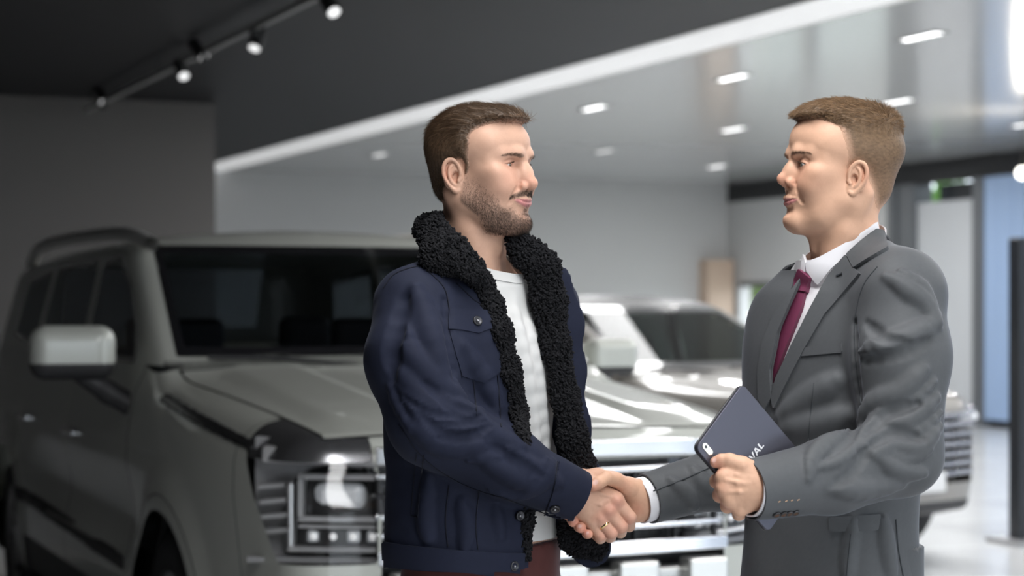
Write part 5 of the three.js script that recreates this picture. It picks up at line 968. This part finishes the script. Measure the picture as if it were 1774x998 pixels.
  let jk = mesh(jf, [-0.42, 1.0, -3.85], [0.2, 1.7, -3.05], 0.0047);
  const opening = [[760, 330], [772, 395], [800, 440], [838, 480], [868, 560], [886, 640], [902, 720], [912, 800], [917, 905], [915, 1010], [1040, 1010], [1022, 900], [1000, 820], [986, 700], [968, 600], [948, 520], [925, 450], [905, 330]];
  const cuffEnd = plane(vec(E1), vec(J(999, 858, 3.316, 0))), cuffL = plane(TA.world(-0.22, 1.25, -0.15), TA.world(-0.2, 1.03, -0.15)), nearWrist = (x, y, z) => Math.hypot(x - W2[0], y - W2[1], z - W2[2]) < 0.12, nearL = (x, y, z) => { const q = TA.world(-0.2, 1.0, -0.15); return Math.hypot(x - q.x, y - q.y, z - q.z) < 0.11; };
  const hem = (x, y, z) => y - 1.066, neck = plane(TA.world(0, 1.4, -0.03), TA.world(0, 1.615, -0.02));
  jk = clip(jk, (x, y, z) => Math.min(nearL(x, y, z) ? 1 : hem(x, y, z), nearWrist(x, y, z) ? -cuffEnd(x, y, z) : 1, nearL(x, y, z) ? -cuffL(x, y, z) : 1, -neck(x, y, z)));
  const armA = new Field().chain([S1, S2, E1], 0.05).chain([E1, W1, W2], 0.03);
  jk = openFront(jk, opening, (x, y, z) => armA.d(x, y, z) < 0.012 && y < 1.42);
  const navy = cloth([0.0125, 0.0155, 0.032], 0.8, 0.08), navyDark = cloth([0.008, 0.009, 0.016], 0.8, 0.1);
  const jacket = add('jacket', weave(solid(jk, 0, 0.003), 0.16), navy); jacket.userData.label = 'navy cotton jacket';
  const piece = (name, outline, o) => add(name, weave(patch(o.on || jf, outline, o), 0.16), navy, jacket);
  const line = (name, pts, r = 0.0012, lift) => add(name, plain(seam(jf, pts, r, lift)), navyDark, jacket);
  piece('pocket_flap', [[778, 535], [862, 540], [865, 568], [846, 571], [828, 578], [800, 573], [776, 571]], { up: 0.004, down: 0.002 });
  piece('pocket', [[778, 572], [866, 570], [874, 640], [838, 663], [800, 652]], { up: 0.0018, down: 0.002 });
  piece('waistband', [[666, 938], [700, 944], [780, 952], [860, 957], [906, 958], [904, 998], [668, 982]], { on: (x, y, z) => TA.fn(x, y, z), up: 0.006, down: 0.002 });
  piece('cuff', [[968, 800], [1014, 818], [1010, 850], [992, 906], [944, 893], [958, 850]], { up: 0.003, down: 0.002 });
  line('shoulder_seam', [[742, 470], [770, 500], [780, 545], [792, 600], [800, 655]]); line('yoke_seam', [[664, 500], [680, 478], [705, 466], [735, 460]]); line('yoke_seam', [[790, 490], [830, 525], [862, 533]]);
  line('stitching', [[780, 540], [861, 544]], 0.0007); line('stitching', [[780, 567], [802, 569], [828, 573], [846, 567], [862, 564]], 0.0007);
  line('panel_seam', [[820, 660], [826, 720]]); line('panel_seam', [[862, 650], [868, 740]]); line('panel_seam', [[778, 840], [772, 900], [776, 948]]); line('panel_seam', [[830, 850], [824, 910], [828, 952]]);
  line('welt_pocket', [[722, 785], [716, 845], [712, 893]]); line('welt_pocket', [[734, 788], [728, 845], [724, 897]]); line('welt_pocket', [[712, 893], [724, 897]]);
  line('sleeve_seam', [[690, 735], [735, 795], [800, 838], [880, 866], [945, 890]], 0.001); line('cuff_seam', [[966, 800], [958, 850], [943, 893]], 0.0012);
  const metal = mat([0.05, 0.05, 0.055], 0.35, { metalness: 0.7 }), steel = mat([0.4, 0.4, 0.42], 0.3, { metalness: 1 });
  for (const [x, y, r] of [[825, 558, 0.0085], [961, 878, 0.0088], [898, 893, 0.0085], [888, 980, 0.0088]]) {
    const b = button(jf, x, y, r, 0.0045, false); const o = add('button', b.geo.translate(b.n.x * 0.003, b.n.y * 0.003, b.n.z * 0.003), metal, jacket);
    add('rivet', new THREE.SphereGeometry(r * 0.28, 12, 8).translate(b.at.x + b.n.x * 0.006, b.at.y + b.n.y * 0.006, b.at.z + b.n.z * 0.006), steel, jacket);
  }
  // fleece collar and facing
  const fl = new Field(), onJ = (px, py, r) => { const q = hit(jf, px, py) || hit(jb, px - 6, py) || pt(px, py, 3.3), g = [0, 0, 0, 0]; grad(jf, q.x, q.y, q.z, 0.01, g); return [q, r * 0.001, V3(g[0], g[1], g[2])]; };
  const run = (list, sq, k = 0.012) => { for (let i = 0; i + 1 < list.length; i++) flatCap(fl, list[i][0], list[i][1], list[i + 1][0], list[i + 1][1], list[i][2].clone().add(list[i + 1][2]).normalize(), k, sq); };
  const rl = (s, y, f, r, n) => [TA.world(s, y, f), r * 0.001, n];
  const side = TA.world(1, 0, 0).sub(TA.world(0, 0, 0)), fwd = TA.world(0, 0, 1).sub(TA.world(0, 0, 0)), up = V3(0, 1, 0);
  const dirn = (s, u, f) => side.clone().multiplyScalar(s).addScaledVector(up, u).addScaledVector(fwd, f).normalize();
  run([rl(-0.08, 1.60, 0.05, 17, dirn(-1, 0.4, 0.4)), rl(-0.098, 1.622, 0, 20, dirn(-1, 0.4, 0)), rl(-0.07, 1.64, -0.072, 20, dirn(-0.7, 0.4, -0.7)), rl(0, 1.648, -0.098, 20, dirn(0, 0.4, -1)), rl(0.07, 1.645, -0.078, 20, dirn(0.7, 0.4, -0.7))], 1.9);
  run([[pt(754, 382, 3.37), 0.014, dirn(0.9, 0.3, -0.3)], [pt(748, 405, 3.325), 0.02, dirn(0.9, 0.5, 0)], [pt(757, 440, 3.275), 0.024, dirn(0.8, 0.5, 0.3)], [pt(775, 456, 3.27), 0.020, dirn(0.7, 0.5, 0.5)]], 2.0, 0.016);
  run([[pt(770, 404, 3.31), 0.012, dirn(0.7, 0.5, 0.5)], [pt(784, 436, 3.27), 0.024, dirn(0.7, 0.4, 0.6)], [pt(814, 464, 3.258), 0.018, dirn(0.7, 0.4, 0.6)], onJ(834, 488, 15), onJ(853, 525, 15), onJ(870, 575, 15), onJ(886, 645, 14), onJ(899, 715, 13), onJ(906, 760, 12)], 1.9);
  const onT = (px, py, r) => { const q = hit((x, y, z) => TA.fn(x, y, z), px, py), g = [0, 0, 0, 0]; grad(TA.fn, q.x, q.y, q.z, 0.01, g); return [q, r * 0.001, V3(g[0], g[1], g[2])]; };
  run([onT(906, 760, 12), onT(910, 830, 10), onT(913, 900, 9), onT(912, 965, 7)], 1.9);
  const cam = V3(0.15, 0.05, 1).normalize();
  run([[pt(886, 412, 3.37), 0.010, cam], [pt(912, 438, 3.36), 0.024, cam], [pt(940, 462, 3.36), 0.024, cam], [pt(950, 520, 3.365), 0.026, cam], [pt(963, 600, 3.36), 0.02, cam], [pt(980, 690, 3.355), 0.019, cam], [pt(993, 760, 3.35), 0.021, cam], [pt(1003, 806, 3.355), 0.022, cam]], 2);
  run([[pt(1002, 806, 3.355), 0.022, cam], [pt(1000, 870, 3.385), 0.03, cam], [pt(1008, 925, 3.40), 0.036, cam], [pt(1034, 950, 3.40), 0.018, cam]], 2.6);
  const fleece = add('fleece_collar', sherpa(fl.f, [-0.24, 1.03, -3.62], [0.2, 1.74, -3.1], 19000, 0.0033, [0.010, 0.010, 0.0115]), mat([1, 1, 1], 0.95, { vertexColors: true, sheen: 0.08, sheenRoughness: 0.5, specularIntensity: 0.3 }), jacket); fleece.userData.label = 'black curly fleece collar and facing';
  // the far front hangs open behind the fleece
  const far = new Field(), fr = (list) => { for (let i = 0; i + 1 < list.length; i++) flatCap(far, list[i][0], list[i][1], list[i + 1][0], list[i + 1][1], cam, 0.02, 5); };
  fr([[pt(958, 490, 3.405), 0.034], [pt(972, 560, 3.405), 0.034], [pt(980, 640, 3.405), 0.03], [pt(990, 740, 3.40), 0.028], [pt(1000, 830, 3.41), 0.036], [pt(1010, 900, 3.42), 0.044], [pt(1024, 948, 3.42), 0.036]]);
  add('front_panel', weave(mesh(far.f, [-0.1, 1.0, -3.5], [0.25, 1.62, -3.3], 0.005), 0.16), navy, jacket);
  // trousers
  const tF = new Field(); tF.op((x, y, z) => { const T = TA.fn; const l = TA.local(x, y, z); const a = Math.hypot(l[0] / 0.165, l[1] / 0.118) - 1; return Math.max(a * 0.118, y - 1.098, 0.86 - y) * 0.9; }, TA.world(0, 1.0, 0).toArray(), 0.3);
  const ank = legs(tF, TA, 0.94, 0, [0.088, 0.07, 0.06]);
  const tro = clip(mesh((x, y, z) => tF.d(x, y, z) + 0.003 * n3(x * 14, y * 9, z * 14), [-0.36, 0.02, -3.75], [0.28, 1.14, -3.1], 0.009), (x, y, z) => y - 0.045);
  add('trousers', weave(tro, 0.15), cloth([0.075, 0.026, 0.024], 0.85, 0.3)).userData.label = 'dark burgundy trousers';
  for (const a of ank) add('shoe', shoe([a.x, a.z], [0.766, 0.643]), mat([0.03, 0.02, 0.015], 0.4)).userData.label = 'dark brown leather shoe';
  // ring
  const rg = new THREE.TorusGeometry(0.0112, 0.0013, 10, 40), ra = vec(shakeA.fingers[2][0]), rb = vec(shakeA.fingers[2][1]), rq = new THREE.Quaternion().setFromUnitVectors(V3(0, 0, 1), rb.clone().sub(ra).normalize());
  add('ring', rg.scale(1, 1, 2).applyQuaternion(rq).translate(...ra.clone().lerp(rb, 0.5).toArray()), mat([0.85, 0.62, 0.3], 0.22, { metalness: 1 })).userData.label = 'thin gold wedding ring';
}

// ------------------------------------------------------------------ the man in the grey suit
const TB = trunk(0.572, 3.42, -0.766, [0.643, 0.766], [[0.78, 0.166, 0.136, 0.028], [0.98, 0.164, 0.134, 0.03], [1.12, 0.158, 0.122, 0.026], [1.25, 0.166, 0.122, 0.022], [1.38, 0.18, 0.124, 0.012], [1.46, 0.184, 0.12, 0.004], [1.525, 0.166, 0.104, 0], [1.565, 0.122, 0.088, -0.008], [1.60, 0.080, 0.074, -0.010], [1.66, 0.068, 0.066, -0.008]]);
{
  const man = thing('person', 'man in a grey suit and burgundy tie holding a tablet', 'person', [0.56, 0, -3.42]);
  const add = (name, geo, m, parent = man) => put(name, geo.translate(-0.56, 0, 3.42), m, parent);
  console.log('B head');
  const h = buildHead(headB);
  const bodyF = new Field();
  bodyF.op((x, y, z) => TB.fn(x, y, z, -0.032), TB.world(0, 1.3, 0).toArray(), 0.55);
  bodyF.chain([J(1562, 515, 3.26, 50), J(1566, 790, 3.195, 42), J(1318, 842, 3.073, 30)], 0.02); bodyF.chain([J(1395, 540, 3.56, 45), J(1362, 792, 3.52, 42), J(1122, 866, 3.372, 29)], 0.02);
  legs(bodyF, TB, 0.91, 0, [0.06, 0.048, 0.038]);
  const under = colorize(mesh(bodyF.f, [0.15, 0, -3.8], [0.92, 1.62, -2.95], 0.016), (x, y, z, o) => { o[0] = headB.skin[0]; o[1] = headB.skin[1]; o[2] = headB.skin[2]; });
  add('body', mergeGeometries([h.skin, handGeo(shakeB, headB.skin), handGeo(gripB, headB.skin), under]), skinM).userData.label = 'head, neck and hands';
  add('hair', h.hair, hairM).userData.label = 'short light brown hair with faded sides';
  h.brows.forEach((b) => add('eyebrow', b, hairM)); h.lashes.forEach((b) => add('eyelashes', b, hairM));
  h.eyes.forEach((e) => add('eye', e, eyeM));
  console.log('B clothes');
  // shirt with its collar, cuffs and tie
  const white = cloth([0.78, 0.77, 0.80], 0.8, 0.2);
  const shB = new Field().op((x, y, z) => TB.fn(x, y, z, -0.016), TB.world(0, 1.3, 0).toArray(), 0.6);
  shB.cap(pt(1452, 470, 3.42), 0.073, pt(1459, 420, 3.42), 0.062, 0.02);
  const shf = shB.f;
  const shirt = add('shirt', plain(clip(mesh(shf, [0.3, 1.0, -3.68], [0.85, 1.66, -3.15], 0.005), (x, y, z) => Math.min(y - 1.1, 1.585 - y))), white); shirt.userData.label = 'white dress shirt';
  // collar: a cone around the neck, high at the back, its points folded down in front
  const na = pt(1455, 470, 3.41), nb = pt(1467, 395, 3.415), nd = nb.clone().sub(na).normalize();
  const cone = new Field().cap(na, 0.077, nb, 0.0668); const colF = cone.f;
  const topP = [[1385, 452], [1400, 455], [1420, 447], [1462, 423], [1518, 384], [1545, 360], [1640, 420], [1560, 560], [1385, 500]];
  let col = mesh(colF, [0.4, 1.5, -3.56], [0.75, 1.72, -3.3], 0.003);
  const cutTop = (x, y, z) => { const l = TB.local(x, y, z); return 1.607 - Math.min(l[1], 0.035) * 0.62 - y; };   // higher at the back
  col = clip(col, (x, y, z) => Math.min(cutTop(x, y, z), y - 1.54));
  add('collar', plain(solid(col, 0.0015, 0.0015)), white, shirt);
  const gray = cloth([0.088, 0.092, 0.098], 0.58, 0.3), grayDark = cloth([0.055, 0.06, 0.066], 0.8, 0.1);
  // jacket
  const jBase = new Field();
  jBase.op((x, y, z) => TB.fn(x, y, z), TB.world(0, 1.25, 0).toArray(), 0.65);
  const S1 = J(1560, 518, 3.262, 74), S2 = J(1562, 620, 3.232, 74), E1 = J(1562, 790, 3.195, 64), W1 = J(1440, 824, 3.14, 59), W2 = J(1284, 853, 3.06, 47);
  const R1 = J(1392, 545, 3.56, 60), R2 = J(1362, 792, 3.52, 56), R3 = J(1258, 826, 3.44, 53), R4 = J(1113, 866, 3.366, 43);
  jBase.chain([S1, S2, E1], 0.035); jBase.chain([R1, R2], 0.04); jBase.chain([R2, R3, R4], 0.03);
  jBase.cap(J(1568, 492, 3.28, 0), 0.05, J(1500, 458, 3.37, 0), 0.05, 0.05);
  const fore = new Field().chain([E1, W1, W2], 0.02); jBase.op(fore.f, center([E1, W1, W2]), reach([E1, W1, W2]), 0.02);
  const jb = jBase.f, jF = new Field().op((x, y, z) => jb(x, y, z) + 0.0018 * n3(x * 10, y * 10, z * 10), TB.world(0, 1.25, 0).toArray(), 0.8);
  folds(jF, jb, [
    [[[1560, 500], [1600, 520], [1622, 560]], 0.012, 0.025, 0.007], [[[1535, 480], [1580, 500], [1610, 530]], 0.010, 0.022, 0.005], [[[1505, 600], [1560, 590], [1620, 560]], 0.014, 0.028, 0.008],
    [[[1500, 560], [1530, 585], [1570, 595]], -0.009, 0.018, 0.003], [[[1500, 625], [1560, 610], [1610, 590]], -0.009, 0.018, 0.003],
    [[[1600, 640], [1560, 680], [1510, 700], [1488, 745]], 0.013, 0.026, 0.008], [[[1620, 690], [1570, 730], [1520, 735], [1495, 775]], 0.014, 0.026, 0.009], [[[1625, 740], [1590, 775], [1540, 770], [1515, 790]], 0.013, 0.024, 0.008], [[[1600, 820], [1560, 815], [1530, 800]], 0.012, 0.022, 0.007],
    [[[1590, 700], [1540, 715], [1500, 750]], -0.009, 0.016, 0.004], [[[1600, 760], [1550, 752], [1512, 770]], -0.009, 0.016, 0.004],
    [[[1490, 748], [1470, 790], [1430, 822]], 0.012, 0.022, 0.007], [[[1455, 755], [1425, 770], [1405, 800]], 0.012, 0.022, 0.007], [[[1430, 765], [1410, 790], [1400, 830]], 0.009, 0.018, 0.005], [[[1560, 840], [1500, 850], [1440, 845]], 0.012, 0.026, 0.006],
    [[[1500, 780], [1480, 815], [1440, 845]], -0.008, 0.016, 0.003],
    [[[1490, 610], [1545, 600], [1600, 570], [1625, 545]], 0.007, 0.014, 0.006], [[[1560, 470], [1600, 495], [1618, 530]], 0.007, 0.014, 0.005], [[[1618, 660], [1575, 700], [1525, 716], [1498, 748]], 0.008, 0.014, 0.007], [[[1628, 715], [1585, 750], [1535, 752], [1505, 772]], 0.008, 0.014, 0.007],
    [[[1610, 780], [1575, 795], [1535, 785]], 0.007, 0.012, 0.006], [[[1500, 742], [1482, 775], [1450, 800], [1415, 812]], 0.007, 0.013, 0.006], [[[1470, 748], [1445, 762], [1420, 790]], 0.007, 0.013, 0.006], [[[1448, 756], [1425, 768], [1404, 792], [1398, 815]], 0.006, 0.012, 0.005],
    [[[1355, 722], [1400, 690], [1450, 660]], 0.012, 0.04, 0.003], [[[1360, 745], [1410, 735], [1470, 720]], 0.012, 0.04, 0.003], [[[1480, 560], [1482, 640], [1490, 700]], -0.010, 0.02, 0.004],
    [[[1530, 900], [1538, 950], [1545, 1000]], 0.009, 0.024, 0.005], [[[1480, 900], [1470, 960], [1468, 1005]], 0.006, 0.024, 0.003],
    [[[1160, 830], [1190, 855], [1205, 880]], 0.008, 0.02, 0.004], [[[1200, 812], [1230, 850]], 0.009, 0.022, 0.005],
  ]);
  const jf = jF.f;
  let jk = mesh(jf, [0.1, 0.78, -3.85], [0.98, 1.7, -2.95], 0.005);
  const cuffN = plane(vec(W1), vec(J(1297, 848, 3.066, 0))), cuffR = plane(vec(R3), vec(J(1122, 864, 3.369, 0))), nearW = (p, r) => (x, y, z) => Math.hypot(x - p[0], y - p[1], z - p[2]) < r, nN = nearW(W2, 0.1), nR = nearW(R4, 0.1);
  jk = clip(jk, (x, y, z) => Math.min(y - 0.80, nN(x, y, z) ? -cuffN(x, y, z) : 1, nR(x, y, z) ? -cuffR(x, y, z) : 1, Math.hypot(x - na.x, z - na.z) > 0.105 ? 1 : cutTop(x, y, z) - 0.016));
  const armB = new Field().chain([R1, R2, R3, R4], 0.03), armN = new Field().chain([S1, S2, E1, W1, W2], 0.03);
  const V = [[1372, 380], [1378, 468], [1366, 520], [1350, 575], [1337, 640], [1336, 668], [1352, 650], [1380, 590], [1415, 520], [1452, 466], [1500, 425], [1530, 400], [1530, 330], [1400, 330]];
  jk = openFront(jk, V, (x, y, z) => (y < 1.4 && armB.d(x, y, z) < 0.01) || armN.d(x, y, z) < 0.01);
  // the fronts meet at the button; below it they part
  const jacket = add('suit_jacket', weave(solid(jk, 0, 0.003), 0.10), gray); jacket.userData.label = 'grey wool suit jacket';
  const piece = (name, outline, o = {}, m = gray) => add(name, weave(patch(o.on || jf, outline, o), 0.10), m, jacket);
  const line = (name, pts, r = 0.0008, lift) => add(name, plain(seam(jf, pts, r, lift)), grayDark, jacket);
  const lapelBase = (x, y, z) => smin(jf(x, y, z), colF(x, y, z) - 0.006, 0.012);
  add('collar_stand', weave(solid(clip(mesh((x, y, z) => colF(x, y, z) - 0.006, [0.4, 1.5, -3.58], [0.78, 1.72, -3.28], 0.004), (x, y, z) => Math.min(cutTop(x, y, z) - 0.018, y - 1.55, -0.02 - TB.local(x, y, z)[1])), 0.002, 0.002), 0.1), gray, jacket);
  piece('collar', [[1516, 398], [1528, 402], [1540, 432], [1500, 455], [1482, 466], [1467, 442], [1492, 420]], { on: lapelBase, up: 0.006, down: 0.002, step: 3 });
  piece('lapel', [[1466, 442], [1482, 466], [1492, 474], [1470, 500], [1430, 545], [1395, 605], [1362, 668], [1342, 712], [1338, 690], [1346, 655], [1372, 600], [1402, 540], [1436, 478]], { up: 0.0042, down: 0.002, step: 3 });
  piece('lapel', [[1392, 478], [1372, 505], [1342, 545], [1324, 590], [1315, 640], [1316, 690], [1326, 712], [1338, 690], [1335, 640], [1348, 578], [1372, 522]], { up: 0.0042, down: 0.002, step: 3 });
  piece('breast_pocket', [[1381, 604], [1459, 593], [1460, 611], [1383, 618]], { up: 0.003, down: 0.002, step: 3 });
  piece('pocket_flap', [[1436, 897], [1524, 890], [1524, 914], [1516, 919], [1438, 921]], { on: (x, y, z) => TB.fn(x, y, z), up: 0.004, down: 0.002 });
  line('dart_seam', [[1410, 664], [1404, 720], [1400, 768]]); line('armhole_seam', [[1520, 462], [1498, 490], [1485, 530], [1480, 580], [1484, 640], [1492, 700]], 0.0009); line('front_edge', [[1334, 712], [1322, 760]], 0.001);
  line('front_seam', [[1474, 925], [1470, 965], [1466, 1005]]); line('side_vent', [[1552, 900], [1556, 950], [1566, 1005]], 0.0016); line('buttonhole', [[1452, 480], [1462, 476]], 0.0022, 0.006);
  line('sleeve_seam', [[1238, 806], [1190, 828], [1132, 851]], 0.0013);
  const horn = mat([0.10, 0.055, 0.035], 0.25), rim = mat([0.03, 0.03, 0.033], 0.3), thread = mat([0.45, 0.30, 0.2], 0.9);
  for (const [x, y] of [[1345, 891], [1357, 890], [1367, 889], [1378, 888]]) {
    const b = button(jf, x, y, 0.0064, 0.003), o = add('button', b.geo, rim, jacket);
    const fc = new THREE.CylinderGeometry(0.0042, 0.0042, 0.0014, 18), q = new THREE.Quaternion().setFromUnitVectors(V3(0, 1, 0), b.n); add('button_face', fc.applyQuaternion(q).translate(b.at.x + b.n.x * 0.0022, b.at.y + b.n.y * 0.0022, b.at.z + b.n.z * 0.0022), horn, jacket);
    add('button_hole', plain(seam(jf, [[x + 3, y - 21], [x + 7, y - 23]], 0.0009)), thread, jacket);
  }
  // shirt collar leaves and tie
  const colBase = (x, y, z) => smin(smin(shf(x, y, z), colF(x, y, z), 0.006), 1, 0);
  add('collar_leaf', plain(patch(colBase, [[1398, 455], [1420, 447], [1462, 423], [1518, 385], [1520, 402], [1470, 440], [1440, 466], [1418, 494], [1400, 470]], { up: 0.0045, down: 0.0015, step: 3 })), white, shirt).userData.label = 'white shirt collar leaf';
  add('collar_leaf', plain(patch(colBase, [[1393, 438], [1398, 455], [1396, 474], [1390, 468]], { up: 0.0045, down: 0.0015, step: 2 })), white, shirt);
  const silk = new THREE.MeshPhysicalMaterial({ color: new THREE.Color().setRGB(0.165, 0.032, 0.075), roughness: 0.5, sheen: 0.6, sheenColor: new THREE.Color(1, 0.6, 0.8), sheenRoughness: 0.4, side: THREE.DoubleSide, vertexColors: true });
  const tieOn = (x, y, z) => shf(x, y, z);
  const tie = add('tie', plain(patch(tieOn, [[1381, 503], [1399, 506], [1392, 536], [1378, 572], [1362, 612], [1350, 645], [1336, 672], [1338, 640], [1350, 596], [1366, 546]], { up: 0.007, down: 0.001, step: 3 })), silk); tie.userData.label = 'burgundy silk tie';
  add('tie_knot', plain(patch(colBase, [[1390, 466], [1408, 480], [1401, 509], [1379, 506], [1384, 484]], { up: 0.010, down: 0.001, step: 2 })), silk, tie);
  // cuffs
  for (const [a, b, r] of [[J(1160, 855, 3.392), J(1107, 868, 3.365), 0.0385], [J(1350, 845, 3.09), J(1298, 847, 3.066), 0.043]]) {
    const A = vec(a), Bv = vec(b), g = new THREE.CylinderGeometry(r, r, A.distanceTo(Bv), 40, 1, true), q = new THREE.Quaternion().setFromUnitVectors(V3(0, 1, 0), Bv.clone().sub(A).normalize());
    g.applyQuaternion(q).translate(...A.clone().add(Bv).multiplyScalar(0.5).toArray()); delete g.attributes.uv; add('cuff', plain(solid(g, 0.001, 0.0015)), white, shirt).userData.label = 'white shirt cuff';
  }
  const tF = new Field(); tF.op((x, y, z) => { const l = TB.local(x, y, z); const a = Math.hypot(l[0] / 0.16, l[1] / 0.115) - 1; return Math.max(a * 0.115, y - 1.1, 0.84 - y) * 0.9; }, TB.world(0, 1.0, 0).toArray(), 0.3);
  const ank = legs(tF, TB, 0.92, 0, [0.088, 0.068, 0.06]);
  add('trousers', weave(clip(mesh((x, y, z) => tF.d(x, y, z) + 0.002 * n3(x * 14, y * 9, z * 14), [0.2, 0.02, -3.75], [0.9, 1.12, -3.1], 0.009), (x, y, z) => y - 0.045), 0.1), gray).userData.label = 'grey wool suit trousers';
  for (const a of ank) add('shoe', shoe([a.x, a.z], [-0.766, 0.643]), mat([0.012, 0.011, 0.011], 0.3)).userData.label = 'black leather shoe';
}
// ------------------------------------------------------------------ the tablet in his hand
{
  const f = await new FontLoader().loadAsync('fonts/droid/droid_sans_bold.typeface.json');
  const L = pt(1206, 776, 3.05), T = pt(1290, 671, 3.114), Bt = pt(1331, 921, 3.108), ex = Bt.clone().sub(L), ey = T.clone().sub(L), w = ex.length(), hgt = ey.length(); ex.normalize(); ey.addScaledVector(ex, -ey.dot(ex)).normalize(); const ez = V3().crossVectors(ex, ey);
  const t = thing('tablet_computer', 'slim dark grey tablet held diagonally in the hand of the suited man', 'tablet');
  const m = new THREE.Matrix4().makeBasis(ex, ey, ez).setPosition(L.clone().addScaledVector(ex, w / 2).addScaledVector(ey, hgt / 2)); t.applyMatrix4(m);
  const r = 0.009, s = new THREE.Shape(), a = w / 2, b = hgt / 2;
  s.moveTo(-a + r, -b); s.lineTo(a - r, -b); s.absarc(a - r, -b + r, r, -Math.PI / 2, 0); s.lineTo(a, b - r); s.absarc(a - r, b - r, r, 0, Math.PI / 2); s.lineTo(-a + r, b); s.absarc(-a + r, b - r, r, Math.PI / 2, Math.PI); s.lineTo(-a, -b + r); s.absarc(-a + r, -b + r, r, Math.PI, 1.5 * Math.PI);
  put('back_cover', new THREE.ExtrudeGeometry(s, { depth: 0.004, bevelEnabled: true, bevelThickness: 0.001, bevelSize: 0.001, bevelSegments: 3, curveSegments: 10 }).translate(0, 0, -0.004), mat([0.085, 0.085, 0.11], 0.38, { metalness: 0.55 }), t);
  put('bezel', new THREE.ExtrudeGeometry(s, { depth: 0.0022, bevelEnabled: true, bevelThickness: 0.0006, bevelSize: 0.0018, bevelSegments: 2, curveSegments: 10 }).translate(0, 0, -0.0078), mat([0.015, 0.015, 0.018], 0.3), t);
  const pill = new THREE.Shape(); pill.absarc(0, 0.0065, 0.0048, 0, Math.PI); pill.absarc(0, -0.0065, 0.0048, Math.PI, 2 * Math.PI);
  const cam = put('camera_module', new THREE.ExtrudeGeometry(pill, { depth: 0.0012, bevelEnabled: true, bevelThickness: 0.0004, bevelSize: 0.0004, curveSegments: 12 }).rotateZ(1.57).translate(-a + 0.0165, -b + 0.013, 0.001), mat([0.75, 0.72, 0.6], 0.15, { metalness: 1 }), t); cam.userData.label = 'polished metal camera module';
  put('lens', new THREE.CylinderGeometry(0.0026, 0.0026, 0.0008, 20).rotateX(Math.PI / 2).translate(-a + 0.0115, -b + 0.013, 0.0028), mat([0.01, 0.01, 0.012], 0.1), cam);
  const txt = new TextGeometry('HAVAL', { font: f, size: 0.0125, depth: 0.0003, curveSegments: 4 }); txt.computeBoundingBox(); const bb = txt.boundingBox; txt.translate(-(bb.min.x + bb.max.x) / 2, -(bb.min.y + bb.max.y) / 2, 0.001).scale(1.15, 0.9, 1).rotateZ(Math.PI / 2).translate(-0.006, -0.004, 0);
  put('lettering', txt, mat([0.85, 0.85, 0.87], 0.5), t).userData.label = 'white lettering on the tablet back';
}
renderer.render(scene, camera);
